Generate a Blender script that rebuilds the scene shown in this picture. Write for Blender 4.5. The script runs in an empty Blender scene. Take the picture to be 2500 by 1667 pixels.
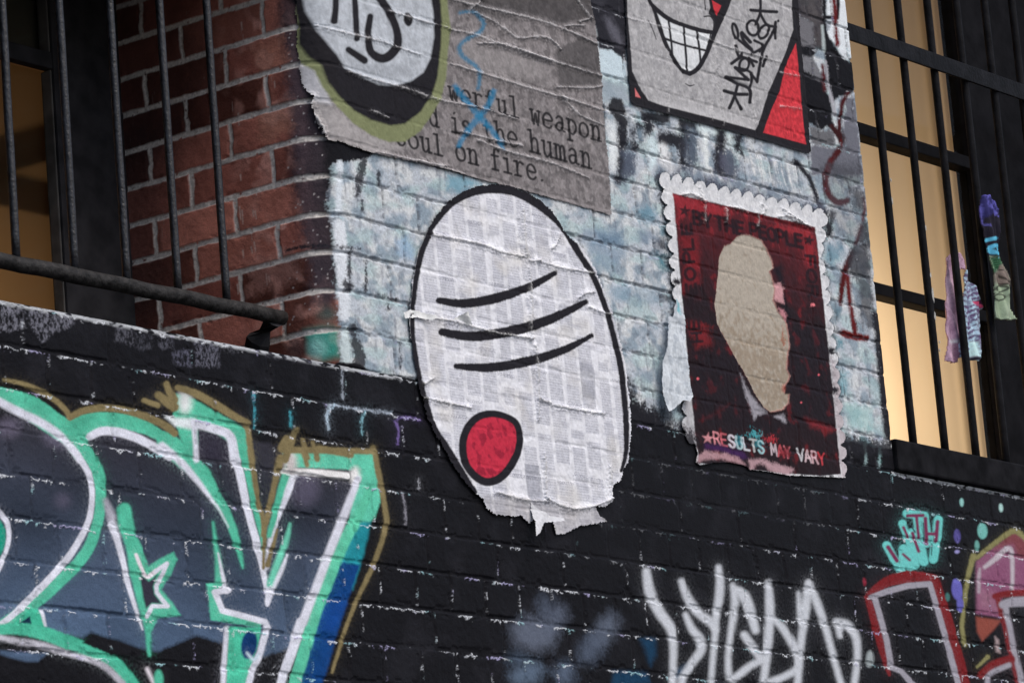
import bpy, bmesh, math, random
import numpy as np

# ------------------------------------------------------------------ camera, sky, sun, exposure
sc = bpy.context.scene
col = sc.collection
F, WPX, HPX, DIST = 9960.3, 2500.0, 1667.0, 5.307006
yaw, pit, rol = math.radians(54.24639), math.radians(12.45734), math.radians(-4.80108)
_f = np.array([math.sin(yaw)*math.cos(pit), math.cos(yaw)*math.cos(pit), math.sin(pit)])
_r0 = np.array([math.cos(yaw), -math.sin(yaw), 0.0]); _u0 = np.cross(_r0, _f)
_r = math.cos(rol)*_r0 + math.sin(rol)*_u0
_u = -math.sin(rol)*_r0 + math.cos(rol)*_u0
cd = bpy.data.cameras.new('camera'); cam = bpy.data.objects.new('camera', cd); col.objects.link(cam)
from mathutils import Matrix, Vector
m4 = Matrix.Identity(4)
for i in range(3):
    m4[i][0], m4[i][1], m4[i][2] = _r[i], _u[i], -_f[i]
m4[0][3], m4[1][3], m4[2][3] = 0.0, -DIST, 0.0
cam.matrix_world = m4
cd.sensor_width = 36.0; cd.lens = F/WPX*36.0; cd.clip_end = 500; cd.clip_start = 0.1
sc.camera = cam

SUN_ELEV, SUN_AZ = math.radians(54), math.radians(-10)      # azimuth from straight in front of the wall, negative = from the left
world = bpy.data.worlds.new('World'); sc.world = world; world.use_nodes = True
nt = world.node_tree; bg = nt.nodes['Background']
sky = nt.nodes.new('ShaderNodeTexSky'); sky.sky_type = 'NISHITA'; sky.sun_disc = False
sky.sun_elevation = SUN_ELEV; sky.sun_rotation = math.pi + SUN_AZ
sky.air_density = 1.0; sky.dust_density = 4.0; sky.ozone_density = 1.0
nt.links.new(sky.outputs[0], bg.inputs[0]); bg.inputs[1].default_value = 0.15
sl = bpy.data.lights.new('sun', 'SUN'); sl.energy = 1.1; sl.angle = math.radians(32); sl.color = (1, .97, .93)
so = bpy.data.objects.new('sun', sl); col.objects.link(so)
_sd = Vector((math.sin(SUN_AZ)*math.cos(SUN_ELEV), -math.cos(SUN_AZ)*math.cos(SUN_ELEV), math.sin(SUN_ELEV)))
so.rotation_euler = _sd.to_track_quat('Z', 'Y').to_euler(); so.location = (4, -8, 9)
vs = sc.view_settings; vs.view_transform = 'Standard'; vs.look = 'None'; vs.exposure = 0.0; vs.gamma = 1.0
ELUX = 0.74      # how bright a white wall facing the alley renders; photo colours are divided by it to get paint colours

# ------------------------------------------------------------------ wall coordinates
XJ, RB = 6.72, 0.085               # window jamb and the radius of its bullnose corner
X1 = XJ + RB; SA = X1 - RB*math.pi/2          # unrolled: s >= X1 front of pier, SA..X1 round corner, below SA the jamb going in
Z0, CH = 1.872, 0.0855             # top of sill course and course height

def ray(px, py):
    px = np.asarray(px, float); py = np.asarray(py, float)
    return (_f[:, None] + ((px-1250)/F)*_r[:, None] - ((py-833.5)/F)*_u[:, None])
def on_y(px, py, Y):
    d = ray([px], [py])[:, 0]; t = (DIST+Y)/d[1]; return d[0]*t, d[2]*t
def proj(X, Y, Z):
    a = np.asarray(X, float); b = np.asarray(Y, float)+DIST; c = np.asarray(Z, float)
    w = a*_f[0]+b*_f[1]+c*_f[2]
    return (1250+F*(a*_r[0]+b*_r[1]+c*_r[2])/w, 833.5-F*(a*_u[0]+b*_u[1]+c*_u[2])/w)
def pos(s, z, h):
    """unrolled wall coordinate + height off the surface -> 3D"""
    s = np.asarray(s, float)
    phi = np.clip((X1-s)/RB, 0, math.pi/2)
    x = np.where(s >= X1, s, np.where(s > SA, X1-(RB+h)*np.sin(phi), XJ-h))
    y = np.where(s >= X1, -h, np.where(s > SA, RB-(RB+h)*np.cos(phi), RB+(SA-s)))
    return x, y, z
def wall(pts, wrap=False):
    """photo points -> wall points (s, z); wrap follows the round corner and the jamb"""
    p = np.asarray(pts, float).reshape(-1, 2); d = ray(p[:, 0], p[:, 1])
    t = DIST/d[1]; s = d[0]*t; z = d[2]*t
    if wrap:
        for i in range(len(s)):
            if s[i] < X1:
                dx, dy, dz = d[:, i]; ox, oy = -X1, -DIST-RB
                A = dx*dx+dy*dy; B = ox*dx+oy*dy; C = ox*ox+oy*oy-RB*RB; D = B*B-A*C
                ok = False
                if D > 0:
                    q = (-B-math.sqrt(D))/A; hx, hy = ox+q*dx, oy+q*dy
                    if hx <= 0 and hy <= 0:
                        s[i] = X1-RB*math.atan2(-hx, -hy); z[i] = q*dz; ok = True
                if not ok:
                    q = XJ/dx; s[i] = SA-(dy*q-DIST-RB); z[i] = q*dz
    return np.stack([s, z], 1)

def lin(c): return np.where(c <= .04045, c/12.92, ((c+.055)/1.055)**2.4)
def S(h):
    """a paint colour from the tone it shows in the photo"""
    c = np.array([int(h[i:i+2], 16)/255 for i in (0, 2, 4)]); return np.clip(lin(c)/ELUX, .004, .9)
_rng = np.random.default_rng(5)
_LAT = _rng.random((257, 257)).astype(np.float32)
def vnoise(u, z, su, sz=None, seed=0):
    sz = sz or su
    def ax(a, sc_, o):
        t = a/sc_+o; i = np.floor(t).astype(int); f = (t-i); f = f*f*(3-2*f); return i % 256, f.astype(np.float32)
    iu, fu = ax(u, su, 13.7*seed+100); iz, fz = ax(z, sz, 7.3*seed+100)
    L = _LAT[:256, :256]; L = np.roll(L, (seed*31) % 256, 0)
    A = L[:, iu]*(1-fu)+L[:, (iu+1) % 256]*fu
    return A[iz]*(1-fz)[:, None]+A[(iz+1) % 256]*fz[:, None]
def fbm(u, z, su, sz=None, n=4, seed=0, g=.5):
    """isotropic cloud noise about .5, built from random waves of length su, su/2 ..."""
    sz = sz or su; lu, lz = u[-1]-u[0], z[-1]-z[0]
    pu, pz = max(su/2**(n-1)/2.6, .0016), max(sz/2**(n-1)/2.6, .0016)
    k = math.sqrt(max(1.0, (lu/pu)*(lz/pz)/1.5e6)); pu *= k; pz *= k
    N = [int(2**math.ceil(math.log2(c/p+12))) for c, p in ((lu, pu), (lz, pz))]
    W = np.random.default_rng(seed*7+3).standard_normal((N[1], N[0])).astype(np.float32)
    fu, fz = np.fft.rfftfreq(N[0], pu)[None, :], np.fft.fftfreq(N[1], pz)[:, None]; H = 0
    for i in range(n):
        r = (fu*su/2**i)**2+(fz*sz/2**i)**2; H = H+(g*.5)**i*r*np.exp(-r)
    o = np.fft.irfft2(np.fft.rfft2(W)*H, s=(N[1], N[0])).astype(np.float32); o = .5+.125*(o-o.mean())/o.std()
    a, b = (u-u[0])/pu+4, (z-z[0])/pz+4; i, j = np.floor(a).astype(int), np.floor(b).astype(int); fa, fb = (a-i).astype(np.float32), (b-j).astype(np.float32)
    A = o[:, i]*(1-fa)+o[:, i+1]*fa
    return A[j]*(1-fb)[:, None]+A[j+1]*fb[:, None]
def vfbm(u, z, su, sz=None, n=4, seed=0, g=.5):
    sz = sz or su; o = 0; a = 1; t = 0
    for k in range(n):
        o = o+a*vnoise(u, z, su/2**k, sz/2**k, seed+k*3); t += a; a *= g
    return o/t
def sst(a, b, x):
    t = np.clip((x-a)/(b-a), 0, 1); return t*t*(3-2*t)
def hash1(i, j, k=0):
    return np.modf(np.abs(np.sin(i*127.1+j*311.7+k*74.7)*43758.5453))[0]

def bricks(u, z, jamb=False):
    """distance to the nearest joint (m, signed inside brick), row and column index, position in the brick"""
    U = np.broadcast_to(u[None, :], (len(z), len(u))).astype(np.float32); Z = np.broadcast_to(z[:, None], U.shape).astype(np.float32)
    zw = Z+.0035*(vnoise(u, z, .45, .3, 3)-.5)+.002*(vnoise(u, z, .05, .06, 4)-.5)
    k = np.floor((zw-Z0)/CH); fz = zw-Z0-k*CH
    par = np.mod(k, 2)
    # on the jamb and round the corner joints are measured from the jamb face, elsewhere header rows and stretcher rows
    uj = SA-U+RB
    ph_j = np.where(par == 0, np.where(uj > .15, uj-.012, .11), uj-.135); P_j = .2375
    ph_w = np.where(par == 1, U-5.740, U-5.685); P_w = np.where(par == 1, .2505, .1249)
    isj = (U < X1+.02) & jamb
    ph = np.where(isj, ph_j, ph_w); P = np.where(isj, P_j, P_w)
    ph = ph+.006*(vnoise(u, z, .3, .02, 8)-.5)+.003*(vnoise(u, z, .02, .03, 9)-.5)
    jit = (hash1(k, 3.0)-.5)*.008*(~isj)
    ph = ph+jit
    c = np.floor(ph/P); fu = ph-c*P
    dz = np.minimum(fz, CH-fz); du = np.minimum(fu, P-fu)
    return np.minimum(dz, du), dz, du, fz, fu/P-.5, k, c, par

def relief(u, z, jamb=False, mortar=.0032, rough=1.0, step=1.0):
    d, dz, du, fz, fx, k, c, par = bricks(u, z, jamb)
    mortar0 = mortar; edge = .0036+.004*(vfbm(u, z, .02, n=3, seed=11)-.5)
    prof = sst(edge-.0022, edge+.0026, d)
    if jamb: mj = sst(X1-.11, X1-.05, u)[None, :]; mortar = .0018+(np.minimum(mortar*1.2, .004)-.0018)*mj+0*d; mortar = mortar+(mortar0-mortar)*sst(X1-.02, X1+.06, u)[None, :]; edge = edge+.0022*(1-sst(X1-.1, X1-.02, u)[None, :]); prof = sst(edge-.0022, edge+.0026, d)
    r1, r2, r3 = hash1(k, c, 1)-.5, hash1(k, c, 2)-.5, hash1(k, c, 3)-.5
    mortar = mortar*(.45+1.1*vfbm(u, z, .09, .05, n=2, seed=12)); h = -mortar*(1-prof)+step*prof*(.0022*r1+.0034*r2*fx+.0024*r3*(fz/CH-.5))
    spall = sst(.60, .68, vfbm(u, z, .03, n=3, seed=15))*sst(.016, .006, d); h = h-step*.0022*spall*prof
    h = h+rough*(.0018*(vfbm(u, z, .06, n=3, seed=20)-.5)+.0013*(vfbm(u, z, .011, n=2, seed=30)-.5)*(1+.6*(1-prof)))
    return h.astype(np.float32), d, prof, fz, k, c, par

class Sheet:
    def __init__(s, u, z, base, wrap=False):
        s.u, s.z, s.wrap, s.spray = u, z, wrap, 0.0; s.shape = (len(z), len(u))
        s.rgb = np.empty(s.shape+(3,), np.float32); s.rgb[:] = S(base) if isinstance(base, str) else base
        s.rough = np.full(s.shape, .55, np.float32); s.pid = np.zeros(s.shape, np.int16); s.h = np.zeros(s.shape, np.float32)
        s.n1 = fbm(u, z, .012, n=3, seed=41)-.5; s.n2 = fbm(u, z, .05, n=4, seed=51)-.5
    def jac(s, c):
        e = 1e-3; x = np.array([c[0]+e, c[0]-e, c[0], c[0]]); zz = np.array([c[1], c[1], c[1]+e, c[1]-e])
        a, b = proj(*pos(x, zz, 0.0)) if s.wrap else proj(x, x*0, zz)
        return (a[0]-a[1])/(2*e), (b[0]-b[1])/(2*e), (a[2]-a[3])/(2*e), (b[2]-b[3])/(2*e)
    def win(s, lo, hi):
        i0, i1 = np.searchsorted(s.u, lo[0]), np.searchsorted(s.u, hi[0]); j0, j1 = np.searchsorted(s.z, lo[1]), np.searchsorted(s.z, hi[1])
        return (None if i1-i0 < 1 or j1-j0 < 1 else (slice(j0, j1), slice(i0, i1)))
    def dist(s, P, W, pad, closed=False):
        """(window, distance in photo pixels minus half the local width) for a polyline of wall points"""
        lo, hi = P.min(0)-pad, P.max(0)+pad; w = s.win(lo, hi)
        if w is None: return None, None, None
        J = s.jac((np.clip((lo[0]+hi[0])/2, s.u[0], s.u[-1]), (lo[1]+hi[1])/2))
        uu, zz = s.u[w[1]], s.z[w[0]]
        A = (uu*J[0])[None, :]+(zz*J[2])[:, None]; B = (uu*J[1])[None, :]+(zz*J[3])[:, None]
        q = np.stack([P[:, 0]*J[0]+P[:, 1]*J[2], P[:, 0]*J[1]+P[:, 1]*J[3]], 1)
        sd = np.full(A.shape, 1e3, np.float32); n = len(P); scale = max(abs(J[0]), abs(J[3]))
        for i in range(n if closed else n-1):
            j = (i+1) % n; a, b = q[i], q[j]
            pl, ph = np.minimum(P[i], P[j])-pad, np.maximum(P[i], P[j])+pad
            i0, i1 = np.searchsorted(uu, pl[0]), np.searchsorted(uu, ph[0]); j0, j1 = np.searchsorted(zz, pl[1]), np.searchsorted(zz, ph[1])
            if i1 <= i0 or j1 <= j0: continue
            v = b-a; L2 = max(v@v, 1e-9); x = A[j0:j1, i0:i1]-a[0]; y = B[j0:j1, i0:i1]-a[1]
            t = np.clip((x*v[0]+y*v[1])/L2, 0, 1); d = np.hypot(x-t*v[0], y-t*v[1])-(W[i]+(W[j]-W[i])*t)/2
            sd[j0:j1, i0:i1] = np.minimum(sd[j0:j1, i0:i1], d)
        return w, sd, J
    def put(s, w, al, c, pid=None, rough=None):
        c = S(c) if isinstance(c, str) else c
        s.rgb[w] += (c-s.rgb[w])*al[..., None]
        if rough is not None: s.rough[w] += (rough-s.rough[w])*al
        if pid is not None:
            v = s.pid[w]; v[al > .5] = pid; s.pid[w] = v
    def stroke(s, Zm, c, wd, pts, soft=2.0, pid=None, a=1.0, rg=0.0, curve=True, rough=None, closed=False, ridge=0.0):
        p = np.asarray(pts, float).reshape(-1, 2); n = len(p)
        wv = np.asarray(wd, float).reshape(-1)/Zm[2]; wv = np.interp(np.linspace(0, 1, n), np.linspace(0, 1, len(wv)), wv)
        p = p/Zm[2]+np.array(Zm[:2])
        if curve and n > 2: p, wv = smooth(p, wv, closed)
        P = wall(p, s.wrap); pad = (wv.max()/2+soft*1.5+abs(rg)*3+3+(26 if s.spray else 0))/560
        w, sd, J = s.dist(P, wv, pad, closed)
        if w is None: return
        if rg: sd = sd+rg*(s.n1[w]*4+s.n2[w]*3)
        if ridge: s.h[w] += ridge*np.clip(1-np.maximum(sd, 0)/max(soft, .5)/2, 0, 1)
        al = a*np.clip(.5-sd/(2*soft), 0, 1)
        if soft > 4: al = al*al*(3-2*al); al = np.clip(al+(s.n1[w])*1.1*al*(1-al), 0, 1)
        if s.spray: al = np.maximum(al, s.spray*a*np.exp(-np.maximum(sd, 0)/8)*np.clip(.5+5*s.n1[w], 0, 1.2))      # overspray dust
        s.put(w, al, c, pid, rough)
    def mask(s, Zm, pts, soft=1.5, rg=0.0, curve=False):
        p = np.asarray(pts, float).reshape(-1, 2)
        p = p/Zm[2]+np.array(Zm[:2])
        if curve: p, _ = smooth(p, np.zeros(len(p)), True)
        P = wall(p, s.wrap); pad = (soft*1.5+abs(rg)*3+3)/560
        w, sd, J = s.dist(P, np.zeros(len(P)), pad, True)
        if w is None: return None, None
        ins = np.zeros(sd.shape, bool); uu, zz = s.u[w[1]], s.z[w[0]]
        for i in range(len(P)):
            a, b = P[i], P[(i+1) % len(P)]
            if a[1] == b[1]: continue
            if a[1] > b[1]: a, b = b, a
            j0, j1 = np.searchsorted(zz, a[1]), np.searchsorted(zz, b[1])
            if j1 > j0:
                uc = a[0]+(zz[j0:j1]-a[1])/(b[1]-a[1])*(b[0]-a[0]); ins[j0:j1] ^= (uu[None, :] > uc[:, None])
        sd = np.where(ins, -sd, sd)
        if rg: sd = sd+rg*(s.n1[w]*4+s.n2[w]*3)
        return w, np.clip(.5-sd/(2*soft), 0, 1)
    def poly(s, Zm, c, pts, soft=1.5, pid=None, a=1.0, rg=0.0, curve=False, rough=None):
        w, al = s.mask(Zm, pts, soft, rg, curve)
        if w is None: return
        if soft > 4: al = al*al*(3-2*al); al = np.clip(al+s.n1[w]*1.1*al*(1-al), 0, 1)
        s.put(w, al*a, c, pid, rough)
    def ell(s, Zm, c, x, y, rx, ry, rot=0.0, **k):
        t = np.linspace(0, 2*math.pi, 25)[:-1]; ca, sa = math.cos(rot), math.sin(rot)
        s.poly(Zm, c, np.stack([x+rx*np.cos(t)*ca-ry*np.sin(t)*sa, y+rx*np.cos(t)*sa+ry*np.sin(t)*ca], 1), **k)
    def text(s, Zm, c, font, string, p0, p1, up, wd, **k):
        p0, p1, up = np.array(p0, float), np.array(p1, float), np.array(up, float); adv = (p1-p0)/len(string)
        cs = c if isinstance(c, list) else [c]
        for i, ch in enumerate(string):
            for g in font.get(ch, ()):
                q = np.array(g, float).reshape(-1, 2)
                pts = p0+(i+.06+q[:, :1]*.86)*adv+q[:, 1:]*up
                s.stroke(Zm, cs[i % len(cs)], wd, pts, curve=(ch.islower() or ch in 'OSBRPU') and len(q) > 3, **k)

def smooth(p, w, closed=False, n=6):
    P, W, N = [], [], len(p)
    g = (lambda i: i % N) if closed else (lambda i: min(max(i, 0), N-1))
    for i in range(N if closed else N-1):
        a, b, c, d = p[g(i-1)], p[g(i)], p[g(i+1)], p[g(i+2)]
        for k in range(n):
            t = k/n
            P.append(.5*(2*b+(c-a)*t+(2*a-5*b+4*c-d)*t*t+(3*b-a-3*c+d)*t**3)); W.append(w[g(i)]*(1-t)+w[g(i+1)]*t)
    if not closed: P.append(p[-1]); W.append(w[-1])
    return np.array(P), np.array(W)

# ------------------------------------------------------------------ objects
def tag(o, label=None, cat=None, group=None, kind=None):
    if label: o['label'] = label
    if cat: o['category'] = cat
    if group: o['group'] = group
    if kind: o['kind'] = kind
    return o
def empty(name, loc, label=None, cat=None, group=None):
    o = bpy.data.objects.new(name, None); col.objects.link(o); o.location = loc; o.empty_display_size = .1
    return tag(o, label, cat, group)
def link(name, me, mat, parent=None):
    o = bpy.data.objects.new(name, me); col.objects.link(o)
    if mat: me.materials.append(mat)
    if parent:
        o.parent = parent; o.matrix_parent_inverse = Matrix.Translation(parent.location).inverted()
    return o
def sheet_mesh(name, sh, keep, mat, parent=None, lift=None):
    """the kept quads of a painted sheet as one mesh; keep is a boolean array over quads"""
    nz, nu = sh.shape; jj, ii = np.nonzero(keep)
    if len(jj) == 0: return None
    v = np.stack([jj*nu+ii, jj*nu+ii+1, (jj+1)*nu+ii+1, (jj+1)*nu+ii], 1)
    used, inv = np.unique(v.ravel(), return_inverse=True)
    j, i = used//nu, used % nu
    h = sh.h.ravel()[used].astype(float)
    if lift is not None: h = h+lift.ravel()[used]
    x, y, z = pos(sh.u[i], sh.z[j], h) if sh.wrap else (sh.u[i], -h, sh.z[j])
    me = bpy.data.meshes.new(name); n = len(used)
    me.vertices.add(n); me.vertices.foreach_set('co', np.stack([x, y, z], 1).astype(np.float32).ravel())
    me.loops.add(len(v)*4); me.loops.foreach_set('vertex_index', inv.astype(np.int32).ravel())
    me.polygons.add(len(v)); me.polygons.foreach_set('loop_start', np.arange(0, len(v)*4, 4, dtype=np.int32))
    me.update(calc_edges=True)
    at = me.attributes.new('paint', 'FLOAT_COLOR', 'POINT')
    ca = np.concatenate([sh.rgb.reshape(-1, 3)[used], sh.rough.ravel()[used][:, None]], 1).astype(np.float32)
    at.data.foreach_set('color', ca.ravel())
    me.polygons.foreach_set('use_smooth', np.ones(len(v), bool))
    return link(name, me, mat, parent)
def quads(b): return (b[:-1, :-1]+0)
def quad_pid(sh): return np.maximum(np.maximum(sh.pid[:-1, :-1], sh.pid[1:, 1:]), 0)

def pmat(name, base, rough=.5, metal=0.0, bump=0.0, bscale=60, var=0.0, vscale=20, spec=.4):
    m = bpy.data.materials.new(name); m.use_nodes = True; t = m.node_tree; b = t.nodes['Principled BSDF']
    b.inputs['Roughness'].default_value = rough; b.inputs['Metallic'].default_value = metal; b.inputs['Specular IOR Level'].default_value = spec
    b.inputs['Base Color'].default_value = (*base, 1)
    tc = t.nodes.new('ShaderNodeTexCoord')
    if var:
        n = t.nodes.new('ShaderNodeTexNoise'); n.inputs['Scale'].default_value = vscale; n.inputs['Detail'].default_value = 6
        r = t.nodes.new('ShaderNodeValToRGB'); t.links.new(tc.outputs['Object'], n.inputs['Vector']); t.links.new(n.outputs['Fac'], r.inputs['Fac'])
        r.color_ramp.elements[0].position = .35; r.color_ramp.elements[1].position = .68
        r.color_ramp.elements[0].color = (*[c*(1-var) for c in base], 1); r.color_ramp.elements[1].color = (*[min(1, c*(1+var)) for c in base], 1)
        t.links.new(r.outputs['Color'], b.inputs['Base Color'])
    if bump:
        n = t.nodes.new('ShaderNodeTexNoise'); n.inputs['Scale'].default_value = bscale; n.inputs['Detail'].default_value = 5
        t.links.new(tc.outputs['Object'], n.inputs['Vector'])
        k = t.nodes.new('ShaderNodeBump'); k.inputs['Strength'].default_value = bump; k.inputs['Distance'].default_value = .004
        t.links.new(n.outputs['Fac'], k.inputs['Height']); t.links.new(k.outputs['Normal'], b.inputs['Normal'])
    return m
def paint_mat(name, bump=.35, bscale=260, spec=.35):
    m = bpy.data.materials.new(name); m.use_nodes = True; t = m.node_tree; b = t.nodes['Principled BSDF']
    a = t.nodes.new('ShaderNodeAttribute'); a.attribute_name = 'paint'; tc = t.nodes.new('ShaderNodeTexCoord')
    n = t.nodes.new('ShaderNodeTexNoise'); n.inputs['Scale'].default_value = bscale; n.inputs['Detail'].default_value = 6
    t.links.new(tc.outputs['Object'], n.inputs['Vector'])
    mr = t.nodes.new('ShaderNodeMapRange'); mr.inputs['To Min'].default_value = .72; mr.inputs['To Max'].default_value = 1.28
    t.links.new(n.outputs['Fac'], mr.inputs['Value'])
    mx = t.nodes.new('ShaderNodeVectorMath'); mx.operation = 'SCALE'; t.links.new(a.outputs['Color'], mx.inputs[0]); t.links.new(mr.outputs[0], mx.inputs['Scale'])
    t.links.new(mx.outputs[0], b.inputs['Base Color']); t.links.new(a.outputs['Alpha'], b.inputs['Roughness'])
    b.inputs['Specular IOR Level'].default_value = spec
    k = t.nodes.new('ShaderNodeBump'); k.inputs['Strength'].default_value = bump; k.inputs['Distance'].default_value = .003
    t.links.new(n.outputs['Fac'], k.inputs['Height']); t.links.new(k.outputs['Normal'], b.inputs['Normal'])
    return m
M_WALL = paint_mat('painted_brick', .30, 240, .035)
M_PAPER = paint_mat('pasted_paper', .22, 120, .06)

# stroke letters: typewriter lower case (x-height 1) and plain capitals (height 1)
TYPE = dict(w=[(0,1,.26,1),(.74,1,1,1),(.12,1,.29,0,.5,.78,.71,0,.88,1)], e=[(.12,.52,.86,.52,.84,.8,.62,1,.38,1,.14,.78,.1,.45,.2,.12,.45,0,.7,.03,.88,.18)],
 r=[(.08,1,.3,1),(.3,1,.3,0),(.08,0,.6,0),(.3,.6,.45,.9,.65,1,.88,.9)], f=[(.85,1.38,.66,1.5,.46,1.4,.42,1.2),(.42,1.2,.42,0),(.15,0,.72,0),(.15,1,.78,1)],
 u=[(.04,1,.22,1),(.22,1,.22,.25,.38,0,.55,.02,.78,.28),(.6,1,.78,1),(.78,1,.78,0),(.78,0,.97,0)], l=[(.2,1.5,.5,1.5),(.5,1.5,.5,0),(.14,0,.86,0)],
 a=[(.2,.85,.4,1,.65,.95,.74,.75,.74,.12,.95,.02),(.74,.56,.42,.56,.18,.4,.17,.15,.38,0,.6,.08,.74,.25)],
 p=[(.03,1,.22,1),(.22,1,.22,-.5),(.03,-.5,.45,-.5),(.22,.7,.4,.97,.65,.97,.87,.7,.87,.3,.65,.02,.4,.02,.22,.28)],
 o=[(.5,1,.2,.86,.09,.5,.2,.14,.5,0,.8,.14,.91,.5,.8,.86,.5,1)], n=[(.04,1,.22,1),(.22,1,.22,0),(.04,0,.42,0),(.22,.7,.4,.95,.6,1,.77,.78,.77,.1),(.77,.2,.77,0),(.6,0,.96,0)],
 i=[(.2,1,.5,1),(.5,1,.5,0),(.14,0,.86,0),(.46,1.36,.5,1.4)], s=[(.8,.84,.6,1,.35,.98,.19,.78,.4,.56,.7,.45,.83,.22,.6,0,.35,0,.16,.18)],
 t=[(.4,1.36,.4,.2,.55,0,.82,.1),(.12,1,.8,1)], h=[(.04,1.5,.22,1.5),(.22,1.5,.22,0),(.04,0,.42,0),(.22,.7,.4,.95,.6,1,.77,.78,.77,.1),(.77,.2,.77,0),(.6,0,.96,0)],
 m=[(-.02,1,.12,1),(.12,1,.12,0),(-.02,0,.27,0),(.12,.75,.28,1,.48,.85,.49,.1),(.49,.2,.49,0),(.49,.75,.66,1,.86,.85,.87,.1),(.87,.2,.87,0),(.77,0,1.02,0),(.4,0,.6,0)],
 d=[(.55,1.5,.78,1.5),(.78,1.5,.78,0),(.78,0,.97,0),(.78,.7,.6,.97,.35,.97,.14,.7,.14,.3,.35,.02,.6,.02,.78,.3)])
TYPE['.'] = [(.3,.06,.36,.1,.3,.1)]
CAPS = dict(B=[(.1,0,.1,1),(.1,1,.6,1,.85,.8,.6,.54,.1,.53),(.6,.54,.92,.28,.65,0,.1,0)], Y=[(0,1,.5,.5),(1,1,.5,.5),(.5,.5,.5,0)], T=[(0,1,1,1),(.5,1,.5,0)],
 H=[(.1,0,.1,1),(.9,0,.9,1),(.1,.5,.9,.5)], E=[(.9,1,.1,1,.1,0,.9,0),(.1,.52,.75,.52)], P=[(.1,0,.1,1),(.1,1,.65,1,.92,.75,.65,.48,.1,.47)],
 O=[(.5,1,.15,.85,.02,.5,.15,.15,.5,0,.85,.15,.98,.5,.85,.85,.5,1)], L=[(.1,1,.1,0,.9,0)], F=[(.9,1,.1,1,.1,0),(.1,.52,.75,.52)],
 R=[(.1,0,.1,1),(.1,1,.65,1,.9,.76,.65,.5,.1,.49),(.55,.5,.95,0)], S=[(.9,.85,.6,1,.25,.96,.1,.75,.35,.55,.7,.45,.9,.22,.65,0,.3,0,.06,.18)], U=[(.1,1,.1,.3,.3,.02,.7,.02,.9,.3,.9,1)],
 M=[(.02,0,.12,1,.5,.3,.88,1,.98,0)], A=[(0,0,.5,1,1,0),(.2,.35,.8,.35)], V=[(0,1,.5,0,1,1)])

# zoom frames in which points of the photograph were measured: (x0, y0, scale)
SRC = (0, 0, 1); ZA = (0, 0, 2.8); ZB = (0, 550, 2.8); ZC = (0, 1107, 2.8); ZD = (700, 0, 2.8); ZE = (700, 550, 2.8); ZF = (700, 1107, 2.8)
YA = (1300, 0, 3.92); YB = (1900, 0, 3.92); YC = (1540, 400, 3.92); YD = (1540, 800, 3.92); YE = (1960, 400, 3.92); YF = (1960, 800, 3.92)
YG = (1900, 1180, 3.22); YH = (1300, 1180, 3.22); YI = (1440, 280, 4.356); YJ = (1900, 0, 3.734); YK = (2260, 440, 3.408)
BLACK = '17171b'; Q = 1.0        # Q scales the grid step
def axis(a, b, da, db):
    """graded steps da..db"""
    out = [a]
    while out[-1] < b: out.append(out[-1]+Q*(da+(db-da)*(out[-1]-a)/(b-a)))
    out[-1] = b; return np.array(out)

# ------------------------------------------------------------------ the brick wall
wall_thing = empty('brick_wall', (7.4, 0, -1.6), 'graffiti-covered alley brick wall with two barred windows and pasted-up posters', 'wall')

def chips(sh, d, fz, prof, amount, tone='c9ced6', lo=.495):
    """paint knocked off the arrises of the bricks: broken pale lines under and beside the joints"""
    u, z = sh.u, sh.z
    n = fbm(u, z, .14, .07, n=4, seed=61, g=.7); n2 = fbm(u, z, .010, .006, n=3, seed=62, g=.8); n3 = fbm(u, z, .03, n=3, seed=63, g=.7)
    _, dz, du, _, fx, k, c, par = bricks(u, z, sh.wrap)
    e = .0062+.016*(n3-.5); wd = .0011+.010*np.clip(n3-.42, 0, .3); du = du+.008*(n3-.5)
    top = np.clip(1.4-np.abs((CH-fz)-e)/wd, 0, 1)*(du > .004)
    side = np.clip(1.4-np.abs(du-.005)/(wd*1.3), 0, 1)*(dz > .006)*(fx < 0)
    al = np.clip(top*sst(lo, lo+.08, n)*sst(.34, .54, n2)+.8*side*sst(lo+.04, lo+.14, np.roll(n, 77, 1))*sst(.42, .6, n2), 0, 1)
    hue = fbm(u, z, .22, .2, n=3, seed=64); ct = S(tone)+(S('7fb3bb')-S(tone))*(sst(.58, .68, hue)*.8)[..., None]; ct = ct+(S('857bb0')-ct)*(sst(.42, .34, hue)*.7)[..., None]
    sh.rgb += (ct-sh.rgb)*(al*amount)[..., None]; sh.h += (.0012*al).astype(np.float32)

# --- lower wall, below the sills
lu = axis(5.30, 10.45, .0021, .0034); lz = axis(1.02, Z0, .0017, .0017)
lo = Sheet(lu, lz, BLACK); lo.rough[:] = .42
lo.spray = .14
hL, dL, pL, fzL, kL, cL, parL = relief(lu, lz, mortar=.0021)
lo.h = hL; nA = fbm(lu, lz, .25, n=5, seed=70); nB = fbm(lu, lz, .03, n=3, seed=71)
lo.rgb *= (.85+.5*sst(.5, .8, nA)*(.5+nB))[..., None]
NAVY, STEEL, GREEN, TEAL, PALEW, GOLD = '0d2a55', '44566e', '4cab8f', '1f7f8c', 'c6c9d6', '766b4c'
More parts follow.
